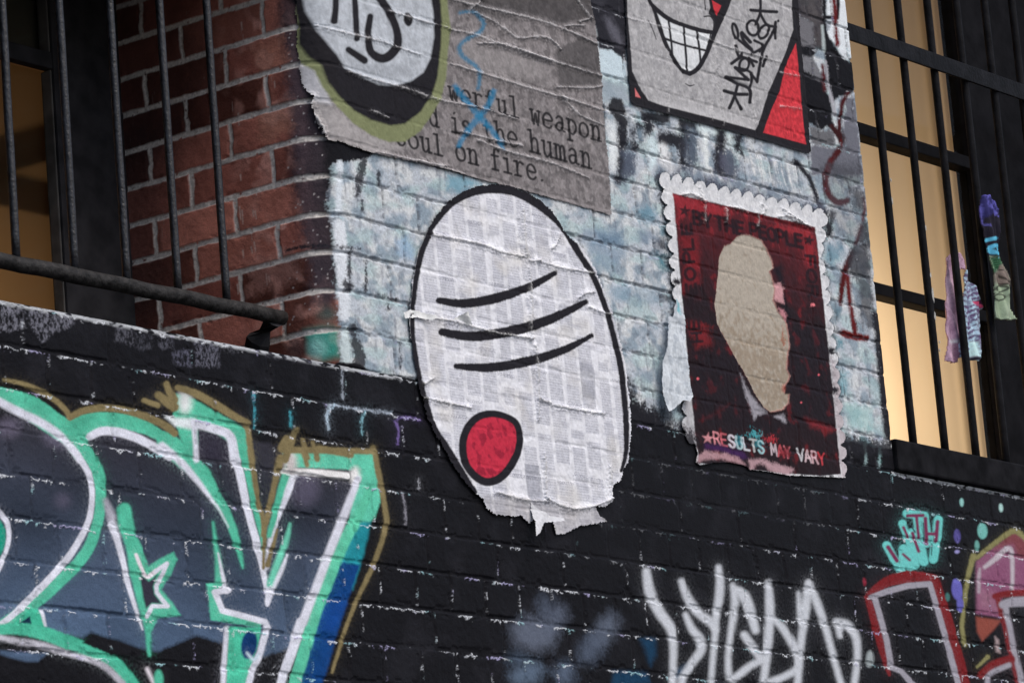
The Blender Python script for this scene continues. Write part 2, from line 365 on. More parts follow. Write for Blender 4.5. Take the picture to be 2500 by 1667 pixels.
# fill of the big lettering: dark slate turning steel blue towards the bottom
w, m = lo.mask(ZC, [(-150,-200),(400,-260),(1000,-200),(1350,-150),(1900,-60),(2450,60),(2360,500),(2250,900),(2000,1320),(1760,1400),(1680,1250),(1500,1290),(1350,1240),(1200,1300),(1080,1350),(950,1330),(830,1280),(700,1245),(620,1220),(560,1260),(400,1230),(300,1200),(-150,1210)], soft=5, rg=1.5)
gz = (Z0-.22-lz[w[0]])/.42; fillc = S('2b2b33')+(S(STEEL)-S('2b2b33'))*np.clip(gz, 0, 1)[:, None, None]**1.5
fillc = fillc*(1+.5*(vnoise(lu[w[1]], lz[w[0]], .2, .1, 72)-.5)+.35*(hash1(kL[w], cL[w], 9)-.5))[..., None]
lo.rgb[w] += (fillc-lo.rgb[w])*m[..., None]
lo.poly(ZC, STEEL, [(0,1345),(100,1350),(330,1360),(260,1420),(180,1420),(60,1390),(0,1370)], soft=4)
st, po, el = lo.stroke, lo.poly, lo.ell
L1 = dict(pid=1)
# soft pale and purple-grey blushes
for c, x, y, rx, ry in (('6f6a80',420,900,110,70),('6a6478',60,840,70,60),('5c586c',2080,240,100,110),('595568',430,320,40,40),('4c4a5a',1600,880,80,120)):
    el(ZC if y < 500 else ZB, c, x, y+ (0 if y < 500 else 540), rx, ry, soft=22, a=.55)
# greens of the first letter
po(ZB, GREEN, [(-60,1095),(0,1105),(160,1138),(260,1180),(350,1240),(420,1295),(480,1330),(560,1290),(680,1272),(800,1278),(930,1300),(1030,1345),(1110,1400),(1180,1430),(1260,1500),(1330,1580),(1250,1590),(1120,1490),(1000,1430),(850,1390),(720,1385),(620,1430),(600,1500),(640,1600),(520,1600),(450,1500),(330,1420),(180,1320),(0,1215),(-60,1190)], soft=2.5, rg=.8, **L1)
st(ZC, GREEN, [90,78,72,80,80,80,95,70], [(560,-60),(640,60),(685,180),(690,330),(670,470),(620,620),(540,740),(430,850),(300,970),(170,1070),(40,1160),(-80,1220)], soft=2.5, rg=.6, **L1)
st(ZC, GREEN, [150,130,100,85,70,60,40,14], [(1150,-70),(1280,50),(1390,140),(1460,260),(1540,400),(1590,520),(1630,650),(1660,780)], soft=3, rg=.8, **L1)
po(ZC, '178a74', [(-40,450),(0,450),(38,520),(40,600),(10,690),(-40,720)], soft=3, **L1)
st(ZC, PALEW, [40,36,30,36], [(-40,380),(10,410),(50,480),(60,570),(38,670),(0,770),(-40,840)], soft=2, **L1)
# white outlines of the first letter
st(ZB, PALEW, [52,56,58,52,48], [(-60,1170),(0,1205),(130,1275),(270,1340),(400,1425),(500,1530),(545,1600)], soft=3.5, **L1)
st(ZC, PALEW, [48,46,42,40,42,46,48,50,44,36], [(490,-40),(560,50),(615,150),(632,240),(630,340),(610,450),(550,580),(450,730),(330,860),(200,995),(80,1110),(-40,1195)], soft=2, **L1)
st(ZB, PALEW, [50,60,62,58,55], [(620,1440),(700,1405),(810,1412),(930,1450),(1050,1510),(1160,1580)], soft=2.5, **L1)
st(ZC, PALEW, [58,52,42,30,16,6], [(1110,-50),(1220,40),(1320,150),(1410,260),(1490,370),(1560,500)], soft=5, **L1)
po(ZC, PALEW, [(265,1065),(295,1065),(318,1180),(285,1185)], soft=2, **L1)
po(ZC, '3fa98b', [(60,1190),(200,1060),(262,1060),(305,1190)], soft=2, **L1); po(ZC, '10203f', [(105,1178),(200,1110),(218,1182)], soft=2, **L1)
st(ZC, '46ab8e', [70,80,100,95,90,85,90], [(-40,1205),(120,1195),(290,1225),(440,1280),(600,1340),(740,1395),(830,1470),(910,1580)], soft=3, rg=.8, **L1)
st(ZC, 'aaaab4', [34,44,46,40,40,45], [(-40,1250),(130,1280),(300,1312),(450,1360),(600,1400),(730,1460),(840,1570)], soft=4, rg=.8, **L1)
# second letter with its star
st(ZC, '9f9fab', [30,60,52], [(725,320),(765,430),(800,560)], soft=8, **L1)
st(ZC, PALEW, [46,44,40,36,30,22,12], [(765,480),(805,600),(840,740),(875,880),(915,1020),(945,1110),(975,1200)], soft=2, **L1)
st(ZC, '4cab8f', [95,100,85,80,70,60,42,30], [(850,385),(868,500),(905,640),(920,770),(945,890),(975,1040),(1010,1190),(1025,1370)], soft=3.5, rg=.6, **L1)
po(ZC, GREEN, [(900,520),(950,590),(1000,700),(1020,770),(1090,720),(1190,670),(1212,720),(1170,830),(1105,925),(1180,1020),(1240,1105),(1080,1120),(1040,1210),(1000,1240),(980,1130),(985,1040),(930,800)], soft=3, rg=.8, **L1)
st(ZC, 'cfc9d0', [24,30,30], [(930,690),(965,770),(1010,840),(1070,800)], soft=2, **L1)
st(ZC, PALEW, 30, [(1070,800),(1145,750),(1110,830),(1072,900),(1072,945),(1110,995),(1148,1040),(1040,1040),(1010,1110)], soft=2, curve=False, **L1)
po(ZC, '30303c', [(960,820),(1020,870),(1075,830),(1050,910),(1060,960),(1110,1025),(1040,1020),(1000,1060),(975,960)], soft=3, **L1)
st(ZC, 'c9c4cc', 26, [(1008,1470),(1035,1530),(1060,1580)], soft=4, **L1); el(ZC, GREEN, 1085, 1545, 32, 70, soft=4, **L1)
# the Y: left arm
po(ZB, GREEN, [(1205,1150),(1300,1172),(1420,1240),(1520,1300),(1640,1362),(1690,1400),(1705,1600),(1600,1600),(1560,1480),(1400,1440),(1300,1590),(1250,1500),(1190,1300)], soft=3, rg=1, **L1)
el(ZB, 'cfd8de', 1265, 1205, 45, 75, soft=14, **L1); po(ZB, 'c9d2da', [(1140,1310),(1320,1320),(1420,1360),(1560,1400),(1500,1430),(1340,1400),(1200,1370)], soft=7, **L1)
po(ZB, '2c2a36', [(1350,1385),(1480,1420),(1555,1470),(1570,1600),(1355,1600)], soft=4, **L1)
st(ZB, PALEW, [30,36,40], [(1325,1340),(1335,1460),(1345,1600)], soft=3, **L1)
st(ZB, PALEW, [50,60,66,56], [(1330,1350),(1470,1392),(1560,1430),(1590,1500),(1600,1600)], soft=2.5, **L1)
st(ZC, PALEW, [60,58,52,50,48,40,30], [(1595,-40),(1635,120),(1675,310),(1715,470),(1760,640),(1800,790),(1830,960),(1826,1030)], soft=2, **L1)
st(ZC, GREEN, [64,58,50,36,20], [(1660,-40),(1700,130),(1735,320),(1775,500),(1810,700)], soft=2.5, rg=.6, **L1)
st(ZC, GREEN, [14,26,40,62], [(1455,470),(1470,590),(1490,720),(1500,870)], soft=4, **L1)
st(ZC, PALEW, [10,24,36], [(1490,680),(1515,800),(1545,940)], soft=2.5, **L1)
po(ZC, GREEN, [(1412,885),(1530,880),(1480,950),(1530,1085),(1800,1150),(1780,1185),(1600,1160),(1440,1135)], soft=2, rg=.6, **L1)
st(ZC, PALEW, 42, [(1560,930),(1468,945),(1520,1072),(1660,1108),(1810,1150),(1830,1190),(1800,1290)], soft=2, curve=False, **L1)
po(ZC, '42aa8c', [(1560,1180),(1790,1185),(1770,1290),(1730,1420),(1690,1600),(1540,1600),(1555,1400)], soft=2.5, rg=.6, **L1)
st(ZC, PALEW, [30,34,40], [(1552,1190),(1540,1340),(1520,1600)], soft=3, **L1)
st(ZC, PALEW, [40,46,46], [(1810,1240),(1770,1390),(1725,1480),(1690,1600)], soft=2.5, **L1)
el(ZC, '0c2f5c', 1705, 1305, 55, 98, rot=.15, soft=3, **L1); st(ZC, 'b4c6d2', [14,26,20], [(1690,1360),(1735,1405),(1770,1370)], soft=4, **L1)
st(ZC, PALEW, [14,36,40,36], [(1965,690),(1920,800),(1870,900),(1828,1010)], soft=3, **L1)
st(ZC, '63b9a0', [16,40,50,40], [(1985,480),(1955,600),(1900,740),(1845,890)], soft=4, **L1)
st(ZC, PALEW, [64,58,50,44,30], [(2005,150),(1955,280),(1905,410),(1860,530),(1820,780)], soft=2.5, **L1)
st(ZC, GREEN, [60,50,46,34], [(1985,70),(1930,220),(1885,390),(1835,560)], soft=3, **L1)
# the Y: right bar
po(ZF, '58b79c', [(-30,-20),(590,-10),(640,230),(640,330),(600,440),(560,480),(500,500),(430,470),(440,330),(500,190),(460,110),(0,90)], soft=3, rg=.8, **L1)
st(ZF, 'd6d9e2', [34,46,50], [(-20,118),(180,128),(410,152)], soft=2.5, **L1); el(ZF, 'dfe4ea', 470, 150, 30, 60, soft=10, **L1)
el(ZC, 'b9b4b4', 1985, 60, 45, 80, soft=12, **L1)
po(ZF, TEAL, [(440,470),(575,465),(545,600),(505,760),(450,930),(330,880),(380,680)], soft=6, rg=1.2, **L1)
po(ZF, '0e3a72', [(370,740),(500,760),(425,990),(350,1210),(275,1480),(235,1600),(80,1600),(150,1300),(240,1020),(320,830)], soft=5, rg=1, **L1)
po(ZF, '123f86', [(230,1020),(410,1020),(330,1210),(180,1220)], soft=10, a=.7, **L1)
st(ZF, '56b596', [60,85,85,80,74,80,74], [(570,250),(470,460),(395,600),(330,750),(265,920),(205,1080),(150,1260),(90,1450),(50,1600)], soft=3, rg=.6, **L1)
st(ZF, PALEW, [40,58,62,60,60,62,58], [(490,170),(435,310),(375,470),(305,640),(245,800),(180,970),(110,1150),(50,1310),(-10,1470)], soft=3.5, **L1)
st(ZC, PALEW, [62,62,56], [(2055,1150),(2005,1310),(1945,1480),(1910,1600)], soft=2.5, **L1)
st(ZC, '54b395', [56,60], [(2110,1200),(2050,1400),(2000,1600)], soft=3, **L1)
# gold outlines
for wd, z, pts in (([26,38,44,46,40],ZB,[(30,1055),(150,1080),(260,1125),(360,1180),(440,1250),(480,1310)]),
 ([50,58,56,60,62,60],ZB,[(480,1312),(570,1268),(690,1248),(820,1256),(950,1288),(1070,1335),(1150,1380),(1195,1420)]),
 ([40,46],ZB,[(985,1195),(1080,1228)]),([60,78],ZB,[(1085,1160),(1190,1240)]),([50,70],ZB,[(1140,1085),(1190,1190)]),
 ([44,60,66,62,54,40],ZB,[(1215,1110),(1330,1145),(1450,1210),(1560,1280),(1640,1325),(1700,1350)]),([50,46],ZB,[(1690,1370),(1722,1600)]),
 ([48,40,30],ZC,[(1712,-20),(1755,280),(1800,480),(1802,780)]),([60,46,44,30],ZC,[(1920,30),(1870,240),(1825,430),(1790,560)]),([20,34,40],ZC,[(1890,520),(1860,640),(1830,760)]),
 ([70,60],ZF,[(-30,-40),(0,-100)]),([44,46,40,44],ZF,[(595,-40),(640,200),(665,340),(683,470)]),([44,40,34,30,24],ZF,[(683,480),(600,740),(490,980),(390,1230),(310,1490)]),
 ([44,60,60],ZB,[(2025,1400),(1990,1480),(1950,1600)]),([34,44],ZB,[(2070,1465),(2100,1590)]),([26,40],ZB,[(2135,1480),(2170,1600)]),([50,54,50],ZB,[(2180,1525),(2300,1550),(2400,1570)]),
 ([44,36],ZF,[(110,-20),(140,80)]),([40,36],ZF,[(200,-30),(205,35)]),([50,50],ZF,[(-20,-25),(590,-15)])):
    st(z, GOLD, [q*.86 for q in wd], pts, soft=2.5, rg=.7, **L1)
po(ZC, BLACK, [(640,1235),(700,1255),(830,1290),(960,1335),(980,1380),(760,1375),(560,1290)], soft=3, rg=1)

# grey soot-like clouds of spray beside the tag
for c, x, y, rx, ry, ro in (('5c6474',1690,1230,150,110,.2),('545c6c',1830,1130,70,100,.5),('454d5c',1770,1040,50,70,0),('596272',2180,1200,60,120,.5),('4c5667',2080,1330,70,110,.5),('58687c',1640,1500,110,80,-.4),('566377',1900,1500,60,70,0),('3a4656',1570,1400,60,40,0)):
    lo.poly(ZF, c, [(x+rx*math.cos(t)*math.cos(ro)-ry*math.sin(t)*math.sin(ro), y+rx*math.cos(t)*math.sin(ro)+ry*math.sin(t)*math.cos(ro)) for t in np.linspace(0, 6.28, 20)[:-1]], soft=26, rg=7, a=.8, pid=8)
for pts in ([(850,1215),(970,1215),(965,1350),(930,1430),(890,1330)], [(640,1470),(900,1480),(930,1568),(620,1600)], [(1110,1470),(1260,1400),(1200,1520),(1090,1560)]):
    lo.poly(YH, '173a56', pts, soft=10, rg=2, a=.8)
# pale sprayed tag
TG = dict(soft=7.0, pid=2)
for wd, z, pts in (([60,80,82,78,62,56,54],YH,[(895,690),(920,850),(1000,1010),(1080,1130),(1105,1250),(1105,1420),(1105,1610)]),
 ([44,66,70,66,60,60],YH,[(1205,1030),(1255,1140),(1320,1225),(1325,1310),(1255,1410),(1185,1520),(1165,1610)]),
 ([50,66,72,66,50],YH,[(1170,770),(1220,900),(1300,1005),(1400,1090),(1440,1150)]),([50,70,64,50,46,46],YH,[(1465,660),(1472,800),(1462,930),(1440,1070),(1432,1220),(1418,1390),(1405,1610)]),
 ([40,60,56,46,48,54,60,60,50],YH,[(1572,800),(1590,930),(1578,1060),(1552,1230),(1538,1370),(1548,1500),(1590,1525),(1700,1440),(1800,1385)]),
 ([50,90,80,60],YH,[(1600,830),(1660,880),(1710,990),(1752,1150)]),([60,64,56],YH,[(1665,1190),(1720,1270),(1800,1380)]),
 ([50,72,66,64,60,56],YH,[(1855,780),(1868,960),(1862,1120),(1850,1270),(1832,1420),(1805,1610)]),
 ([40,60,60,58,54,56,60],YH,[(1880,1050),(1960,1125),(2030,1235),(2078,1330),(2085,1440),(1990,1510),(1850,1565)]),
 ([34,44],YG,[(165,860),(175,1060)]),([54,72,62,56,56],YG,[(240,780),(215,980),(185,1180),(165,1380),(150,1610)]),([54,62,56,50,48],YG,[(245,790),(305,940),(370,1130),(430,1350),(505,1610)]),
 ([40,70,62,56,54,50],YG,[(450,1080),(540,1110),(605,1200),(622,1320),(615,1450),(592,1610)]),([60,50],YG,[(470,1100),(485,1190)])):
    st(z, 'b3b8bf', wd, pts, **TG)
el(YG, '8d9699', 722, 1375, 32, 64, soft=4, pid=2)
# faint fading of the lettering and dust of overspray around it
w_ = lo.pid == 1; fd = .72+.5*fbm(lu, lz, .10, n=5, seed=97); lo.rgb *= np.where(w_, np.clip(fd, .6, 1.12), 1)[..., None]
# teal WITH
TL = '62b8b4'; TW = dict(pid=3, soft=2.2)
for wd, pts in ((66,[(852,485),(905,590),(968,675)]),(70,[(968,675),(988,515)]),(76,[(988,515),(1045,650)]),(66,[(1080,640),(1045,480),(978,315)]),(66,[(1060,380),(1110,520),(1140,610)]),(66,[(1012,235),(1150,255)]),(62,[(1085,250),(1105,400),(1150,615)]),
 (62,[(1150,270),(1172,400),(1170,470)]),(72,[(1258,285),(1248,400),(1220,590)]),(66,[(1170,415),(1250,415)])):
    st(YG, TL, wd, pts, curve=False, **TW)
for wd, pts in ((32,[(862,500),(930,605)]),(20,[(985,555),(1035,600)]),(24,[(985,345),(1020,420)]),(26,[(1055,390),(1105,530)]),(26,[(1022,252),(1135,250)]),(24,[(1085,260),(1105,425)]),(30,[(1155,275),(1168,470)]),(30,[(1252,300),(1240,450)]),(26,[(1180,395),(1235,395)])):
    st(YG, '6b2a4a', wd, pts, curve=False, **TW)
for wd, pts in ((8,[(1140,310),(1148,450)]),(10,[(1040,330),(1075,380)]),(8,[(1210,470),(1205,560)])): st(YG, '15202a', wd, pts, soft=1.5, pid=3)
# red outlined letters and the pink one beside them
RD = '6a1a1d'; GW = '8d8b95'; R4 = dict(pid=4, soft=2.0)
st(YG, RD, [50,80,100,90,70], [(720,870),(850,775),(1000,735),(1130,735),(1230,750)], rg=.8, **R4)
st(YG, RD, [70,80,80,76,76,80], [(1235,760),(1275,890),(1325,1060),(1385,1250),(1435,1420),(1480,1610)], rg=.5, **R4)
st(YG, RD, [50,62,60,50,24], [(705,890),(755,1080),(805,1260),(850,1400),(875,1500)], **R4)
st(YG, GW, [40,48,48,46,44,46,48,48], [(735,890),(860,845),(1020,802),(1190,788),(1235,930),(1290,1130),(1350,1320),(1430,1610)], curve=False, **R4)
st(YG, GW, [46,46,46,44,40,46], [(760,900),(805,1060),(850,1230),(890,1440),(970,1475),(1070,1590)], curve=False, **R4)
R5 = dict(pid=5, soft=3.0)
po(YG, '7a4a66', [(1555,610),(1640,540),(1830,400),(1880,380),(1990,500),(1990,850),(1760,870),(1745,1050),(1560,1020)], **{**R5, 'soft': 6})
po(YG, '6c3432', [(1800,390),(1880,380),(1960,470),(1960,600),(1870,560),(1840,480),(1700,520)], a=.8, **{**R5, 'soft': 10})
po(YG, '7d4238', [(1555,1045),(1750,1075),(1690,1150),(1600,1240),(1560,1160)], **{**R5, 'soft': 5})
po(YG, '8c6878', [(1580,830),(1700,860),(1730,1000),(1580,980)], a=.6, **{**R5, 'soft': 14})
st(YG, 'a8a0a8', [30,44,40,34,28], [(1625,655),(1720,580),(1805,510),(1838,570),(1840,830)], **R5)
st(YG, '9a8e98', [20,30,24], [(1585,670),(1578,760),(1576,850)], **R5)
st(YG, RD, [44,56,60], [(1700,885),(1800,865),(1990,858)], **R5); st(YG, RD, [44,50,44,44], [(1722,890),(1775,1080),(1825,1300),(1900,1610)], **R5)
st(YG, GW, [60,76,80], [(1765,950),(1850,930),(1990,925)], **R5); st(YG, GW, [48,44,44,50], [(1785,960),(1830,1180),(1865,1340),(1930,1610)], **R5)
st(YG, RD, [60,86,70], [(1600,1500),(1700,1430),(1830,1380)], **R5); st(YG, GW, 42, [(1650,1600),(1655,1510),(1730,1460),(1815,1425)], **R5)
po(YG, '9b8a8c', [(1700,1200),(1730,1230),(1745,1330),(1715,1320)], **{**R5, 'soft': 4})
for wd, pts in (([30,40,44,40],[(1560,585),(1690,480),(1850,372),(1950,440)]),([50,40,34,34,34,30],[(1535,570),(1500,700),(1475,840),(1455,1000),(1445,1150),(1470,1265)]),([20,34],[(1565,1440),(1650,1360)])):
    st(YG, '79764f', wd, pts, soft=2.5, rg=1, pid=5)
for c, x, y, rx, ry in (('84b8b4',1443,147,15,32),('9cc0bc',1749,190,16,33),('68a7a0',1607,372,40,62),('5f958e',1566,487,18,42),('4f4a86',1408,412,29,56),('5a58a0',1408,830,44,86),('5a58a0',1430,950,26,62),('8f8cc0',1404,535,18,13),('3c6664',1332,890,16,34),('7a2434',680,770,14,32)):
    el(YG, c, x, y, rx, ry, rot=-.08, soft=2.5, pid=6)
# brushed grey patches on the sill course, drips of white round a few bricks
br = fbm(lu, lz, .022, .04, n=5, seed=80, g=.95)
for c, pts in (('73747f',[(-60,545),(60,550),(160,570),(165,700),(60,725),(-60,710)]),('70717c',[(195,575),(330,590),(505,630),(500,700),(380,725),(290,800),(200,680)]),('55565f',[(790,690),(900,720),(920,820),(790,790)]),('50515b',[(1080,720),(1190,760),(1190,850),(1090,840)]),('3f4048',[(920,720),(1050,760),(1040,850),(930,850)]),
 ('646572',[(1330,780),(1500,810),(1500,970),(1340,960)]),('565766',[(1180,860),(1310,850),(1310,970),(1190,950)]),('4a4b52',[(1520,800),(1640,830),(1620,880),(1540,870)]),('3c3c44',[(1800,850),(2200,930),(2190,960),(1800,900)])):
    w, m = lo.mask(ZB, pts, soft=4, rg=3)
    lo.put(w, m*sst(.36, .66, br[w])*.75, c)
for c, wd, z, pts in (('9aa6b4',16,ZE,[(285,1390),(280,1290),(300,1230),(420,1245),(720,1280)]),('7aa8b4',14,ZE,[(520,1420),(515,1330),(545,1275)]),('6a5a90',14,ZE,[(760,1490),(765,1390),(745,1330),(850,1310),(910,1330)]),('8f98a4',10,ZE,[(385,1180),(380,1000)]),('3f8b9a',14,ZB,[(1735,1150),(1745,1290),(1740,1380)]),('3f8b9a',14,ZB,[(1985,1270),(1990,1380)]),('9fb4c4',16,ZB,[(2250,1390),(2245,1280),(2290,1225)]),('7f7f88',10,ZF,[(790,270),(810,390),(815,480)]),('a9acb4',10,ZF,[(900,180),(905,235)])):
    st(z, c, wd, pts, soft=2.5, rg=3, a=.85)
calm = np.ones(lo.shape, np.float32); w, m = lo.mask(SRC, [(1330,1240),(1450,1100),(2080,1060),(2080,1290),(1980,1330),(1800,1330),(1560,1360),(1480,1420),(1350,1330)], soft=40, rg=12); calm[w] -= .85*m
lo.h *= .35+.65*calm
chips(lo, dL, fzL, pL, .85*calm)
# dirt in the joints that the spray did not reach
gap = (1-pL)*sst(.40, .62, fbm(lu, lz, .03, .02, n=2, seed=90)); lo.rgb += (S('1c1c20')-lo.rgb)*(gap*.25)[..., None]
# pale worn top arris of the sill course and the line below the right window
e = np.clip((lz-(Z0-.012))/.008, 0, 1)[:, None]*sst(.36, .5, fbm(lu, lz, .05, .02, n=3, seed=95)); lo.rgb += (S('a9adb2')-lo.rgb)*(e*.8*((lu < 6.95) | (lu > 9.0))[None, :])[..., None]

PARTS_LO = {0: ('lower_wall', None), 1: ('graffiti_lettering', 'green, white and gold sprayed letters on black brick'), 2: ('sprayed_tag', 'soft pale grey sprayed capitals'), 3: ('sprayed_word', 'small teal word WITH filled in maroon'), 4: ('outlined_letter', 'red letter with a grey inner line'), 5: ('outlined_letter', 'pink letter with a khaki edge'), 6: ('paint_dot', 'teal and violet drops of spray'), 8: ('spray_cloud', 'faint grey clouds of spray')}
qp = lo.pid[:-1, :-1]
for k, (nm, lb) in PARTS_LO.items():
    o = sheet_mesh(nm, lo, qp == k, M_WALL, wall_thing)
    if o and lb: o['label'] = lb

# --- upper wall: jamb of the left window, bullnose corner, pier between the windows
uu = axis(SA-.52, 9.012, .0022, .0034); uz = axis(Z0, 3.44, .0018, .0020)
up = Sheet(uu, uz, BLACK, wrap=True)
hU, dU, pU, fzU, kU, cU, parU = relief(uu, uz, jamb=True)
jm = 1-sst(X1-.06, X1-.02, uu)[None, :]                 # bare brick of the jamb
hU = hU*(1-.0*jm); up.h = hU
r1 = hash1(kU, cU, 4)[..., None]; r2 = hash1(kU, cU, 5)[..., None]
red = (S('7a4a42')*(1-r1)+S('a0685b')*r1)*1.0; red = red*(.34+1.1*r2)
nR = fbm(uu, uz, .16, n=5, seed=101)[..., None]; red = red*(.65+.7*nR); pale = sst(.5, .72, fbm(uu, uz, .11, n=3, seed=102))[..., None]*sst(SA-.22, SA-.02, uu)[None, :, None]; red = red+(S('c9968a')-red)*pale*.8  # pinkish patches, plus the brighter light near the corner painted into the brick
mort = S('c2bdb8')*(.6+.7*fbm(uu, uz, .015, n=3, seed=103))[..., None]
jc = red
runs = sst(.72, .78, fbm(uu, uz, .006, .12, n=2, seed=104))*sst(.5, .6, fbm(uu, uz, .1, .2, n=2, seed=105)); jc = jc+(S('b4a8a2')-jc)*(runs*.35)[..., None]
up.rgb += (jc-up.rgb)*jm[..., None]; up.rough = up.rough+(.38-up.rough)*jm*pU
# soot and recess shade painted into the jamb's back bricks, black overspray on corner
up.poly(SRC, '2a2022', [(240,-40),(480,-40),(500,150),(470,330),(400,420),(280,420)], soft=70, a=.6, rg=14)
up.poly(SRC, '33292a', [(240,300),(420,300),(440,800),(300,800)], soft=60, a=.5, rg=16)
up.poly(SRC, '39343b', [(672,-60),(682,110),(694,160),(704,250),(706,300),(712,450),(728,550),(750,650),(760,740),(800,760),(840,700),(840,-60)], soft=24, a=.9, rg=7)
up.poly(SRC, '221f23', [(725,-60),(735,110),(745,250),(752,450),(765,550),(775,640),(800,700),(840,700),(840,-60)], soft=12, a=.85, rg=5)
st, po, el = up.stroke, up.poly, up.ell
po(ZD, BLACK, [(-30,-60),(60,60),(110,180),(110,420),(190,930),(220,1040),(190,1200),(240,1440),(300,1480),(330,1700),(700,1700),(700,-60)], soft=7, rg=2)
up.poly(SRC, '60545c', [(705,90),(740,80),(770,200),(790,330),(800,520),(815,700),(780,720),(745,560),(715,380),(700,200)], soft=16, a=.22, rg=5)
rd = random.Random(3)
for i in range(70): up.ell(SRC, 'b9b4b4', rd.uniform(700, 800)+rd.random()*i*.2, rd.uniform(60, 800), rd.uniform(1.2, 2.6), rd.uniform(1.2, 2.6), soft=1.0, a=.75)
for i in range(16):
    x, y = rd.uniform(560, 690), rd.uniform(40, 700); up.stroke(SRC, 'c9bdb6', [3.2, 2.0], [(x, y), (x+rd.uniform(1, 4), y+rd.uniform(8, 34))], soft=1.2, a=.6)
up.poly(SRC, 'b07a68', [(610,110),(690,90),(705,165),(640,190)], soft=14, rg=8, a=.6); up.poly(SRC, 'b5826f', [(630,275),(700,255),(712,320),(640,350)], soft=14, rg=8, a=.55); up.poly(SRC, 'a06a5c', [(640,190),(668,180),(676,245),(645,258)], soft=12, rg=6, a=.5); up.poly(SRC, 'ab7f76', [(600,640),(720,600),(730,680),(620,720)], soft=16, rg=8, a=.45)  # highlights near the corner painted in as lighter patches of brick
# teal and white spray at the foot of the corner
po(ZE, '2f8f82', [(120,720),(230,695),(360,705),(362,900),(250,920),(150,870)], soft=16, a=.85, rg=2); el(ZE, '8ec6bf', 205, 840, 60, 65, soft=18, a=.8); el(ZE, '5f4d4c', 60, 830, 60, 80, soft=18, a=.6)
el(ZE, '2b5f5c', 270, 610, 70, 50, soft=18, a=.5)

# whitewash of the pier
P7 = dict(pid=7)
jm2 = jm*(1-sst(X1-.085, X1-.04, uu)[None, :]*.35); up.rgb += (mort*(.75+.25*jm2[..., None])-up.rgb)*((1-pU)*jm2*sst(.25, .5, fbm(uu, uz, .02, n=3, seed=106)+.12))[..., None]
w, m = up.mask(SRC, [(800,500),(808,440),(812,400),(870,392),(905,385),(930,350),(1100,380),(1380,-60),(2300,-60),(2300,1100),(2165,1095),(2060,1075),(1990,1100),(1640,1060),(1560,1010),(1535,985),(1300,960),(1010,925),(960,915),(905,908),(880,890),(832,885),(826,750),(816,665),(811,560)], soft=3, rg=3)
U7, Z7 = uu[w[1]], uz[w[0]]
nl = fbm(U7, Z7, .16, .12, n=5, seed=110); ns = fbm(U7, Z7, .035, .16, n=4, seed=111); nf = fbm(U7, Z7, .014, n=3, seed=112)
ww = S('b9c1ca')+(S('cdd2d7')-S('b9c1ca'))*sst(.4, .6, nl)[..., None]
ww = ww+(S('8698a6')-ww)*(sst(.46, .66, fbm(U7, Z7, .13, .1, n=4, seed=113))*.85)[..., None]
ww = ww+(S('a9c2c4')-ww)*(sst(.5, .66, fbm(U7, Z7, .22, .1, n=3, seed=114))*.6)[..., None]
ww = ww+(S('6d7280')-ww)*(sst(.55, .72, ns)*sst(.42, .6, nl)*.5)[..., None]
ww = ww*(.60+.40*nf)[..., None]
ww = ww+(S('4d5563')-ww)*(sst(.58, .66, fbm(U7, Z7, .05, .04, n=4, seed=115))*.3)[..., None]
up.put(w, m, ww, 7); up.rough[w] += (.6-up.rough[w])*m
# brushed strips beside the corner
for c, wd, z, pts in (('c3cbd2',44,ZD,[(365,1120),(360,1280),(355,1440)]),('c9cfd6',[80,90,80,70],ZE,[(365,0),(370,200),(390,420),(395,620)]),('b7c4c6',[50,70],ZE,[(400,720),(410,920)]),
 ):
    st(z, c, wd, pts, soft=4, rg=3, pid=7)
for wd, z, pts in (([40,60,30],ZD,[(530,1100),(500,1220),(480,1330)]),(12,ZD,[(515,1370),(515,1450)]),(16,ZD,[(630,1180),(632,1270)]),([16,26,18],ZE,[(430,180),(432,300),(425,430)]),([50,70,40],ZE,[(400,400),(425,420),(410,440)]),(16,ZE,[(540,240),(545,330),(540,440)]),([20,18,12],ZE,[(0,170),(180,140),(350,150),(500,165)]),
 ([40,60,70,90,70,40],ZE,[(455,690),(465,780),(490,850),(505,920),(480,980),(460,990)]),([24,18],ZE,[(690,540),(695,570)]),([16,16,14],ZE,[(770,800),(775,880),(775,980)]),([14,18],ZE,[(620,470),(750,510)])):
    st(z, '26262c', wd, pts, soft=3.5, rg=4, a=.9)
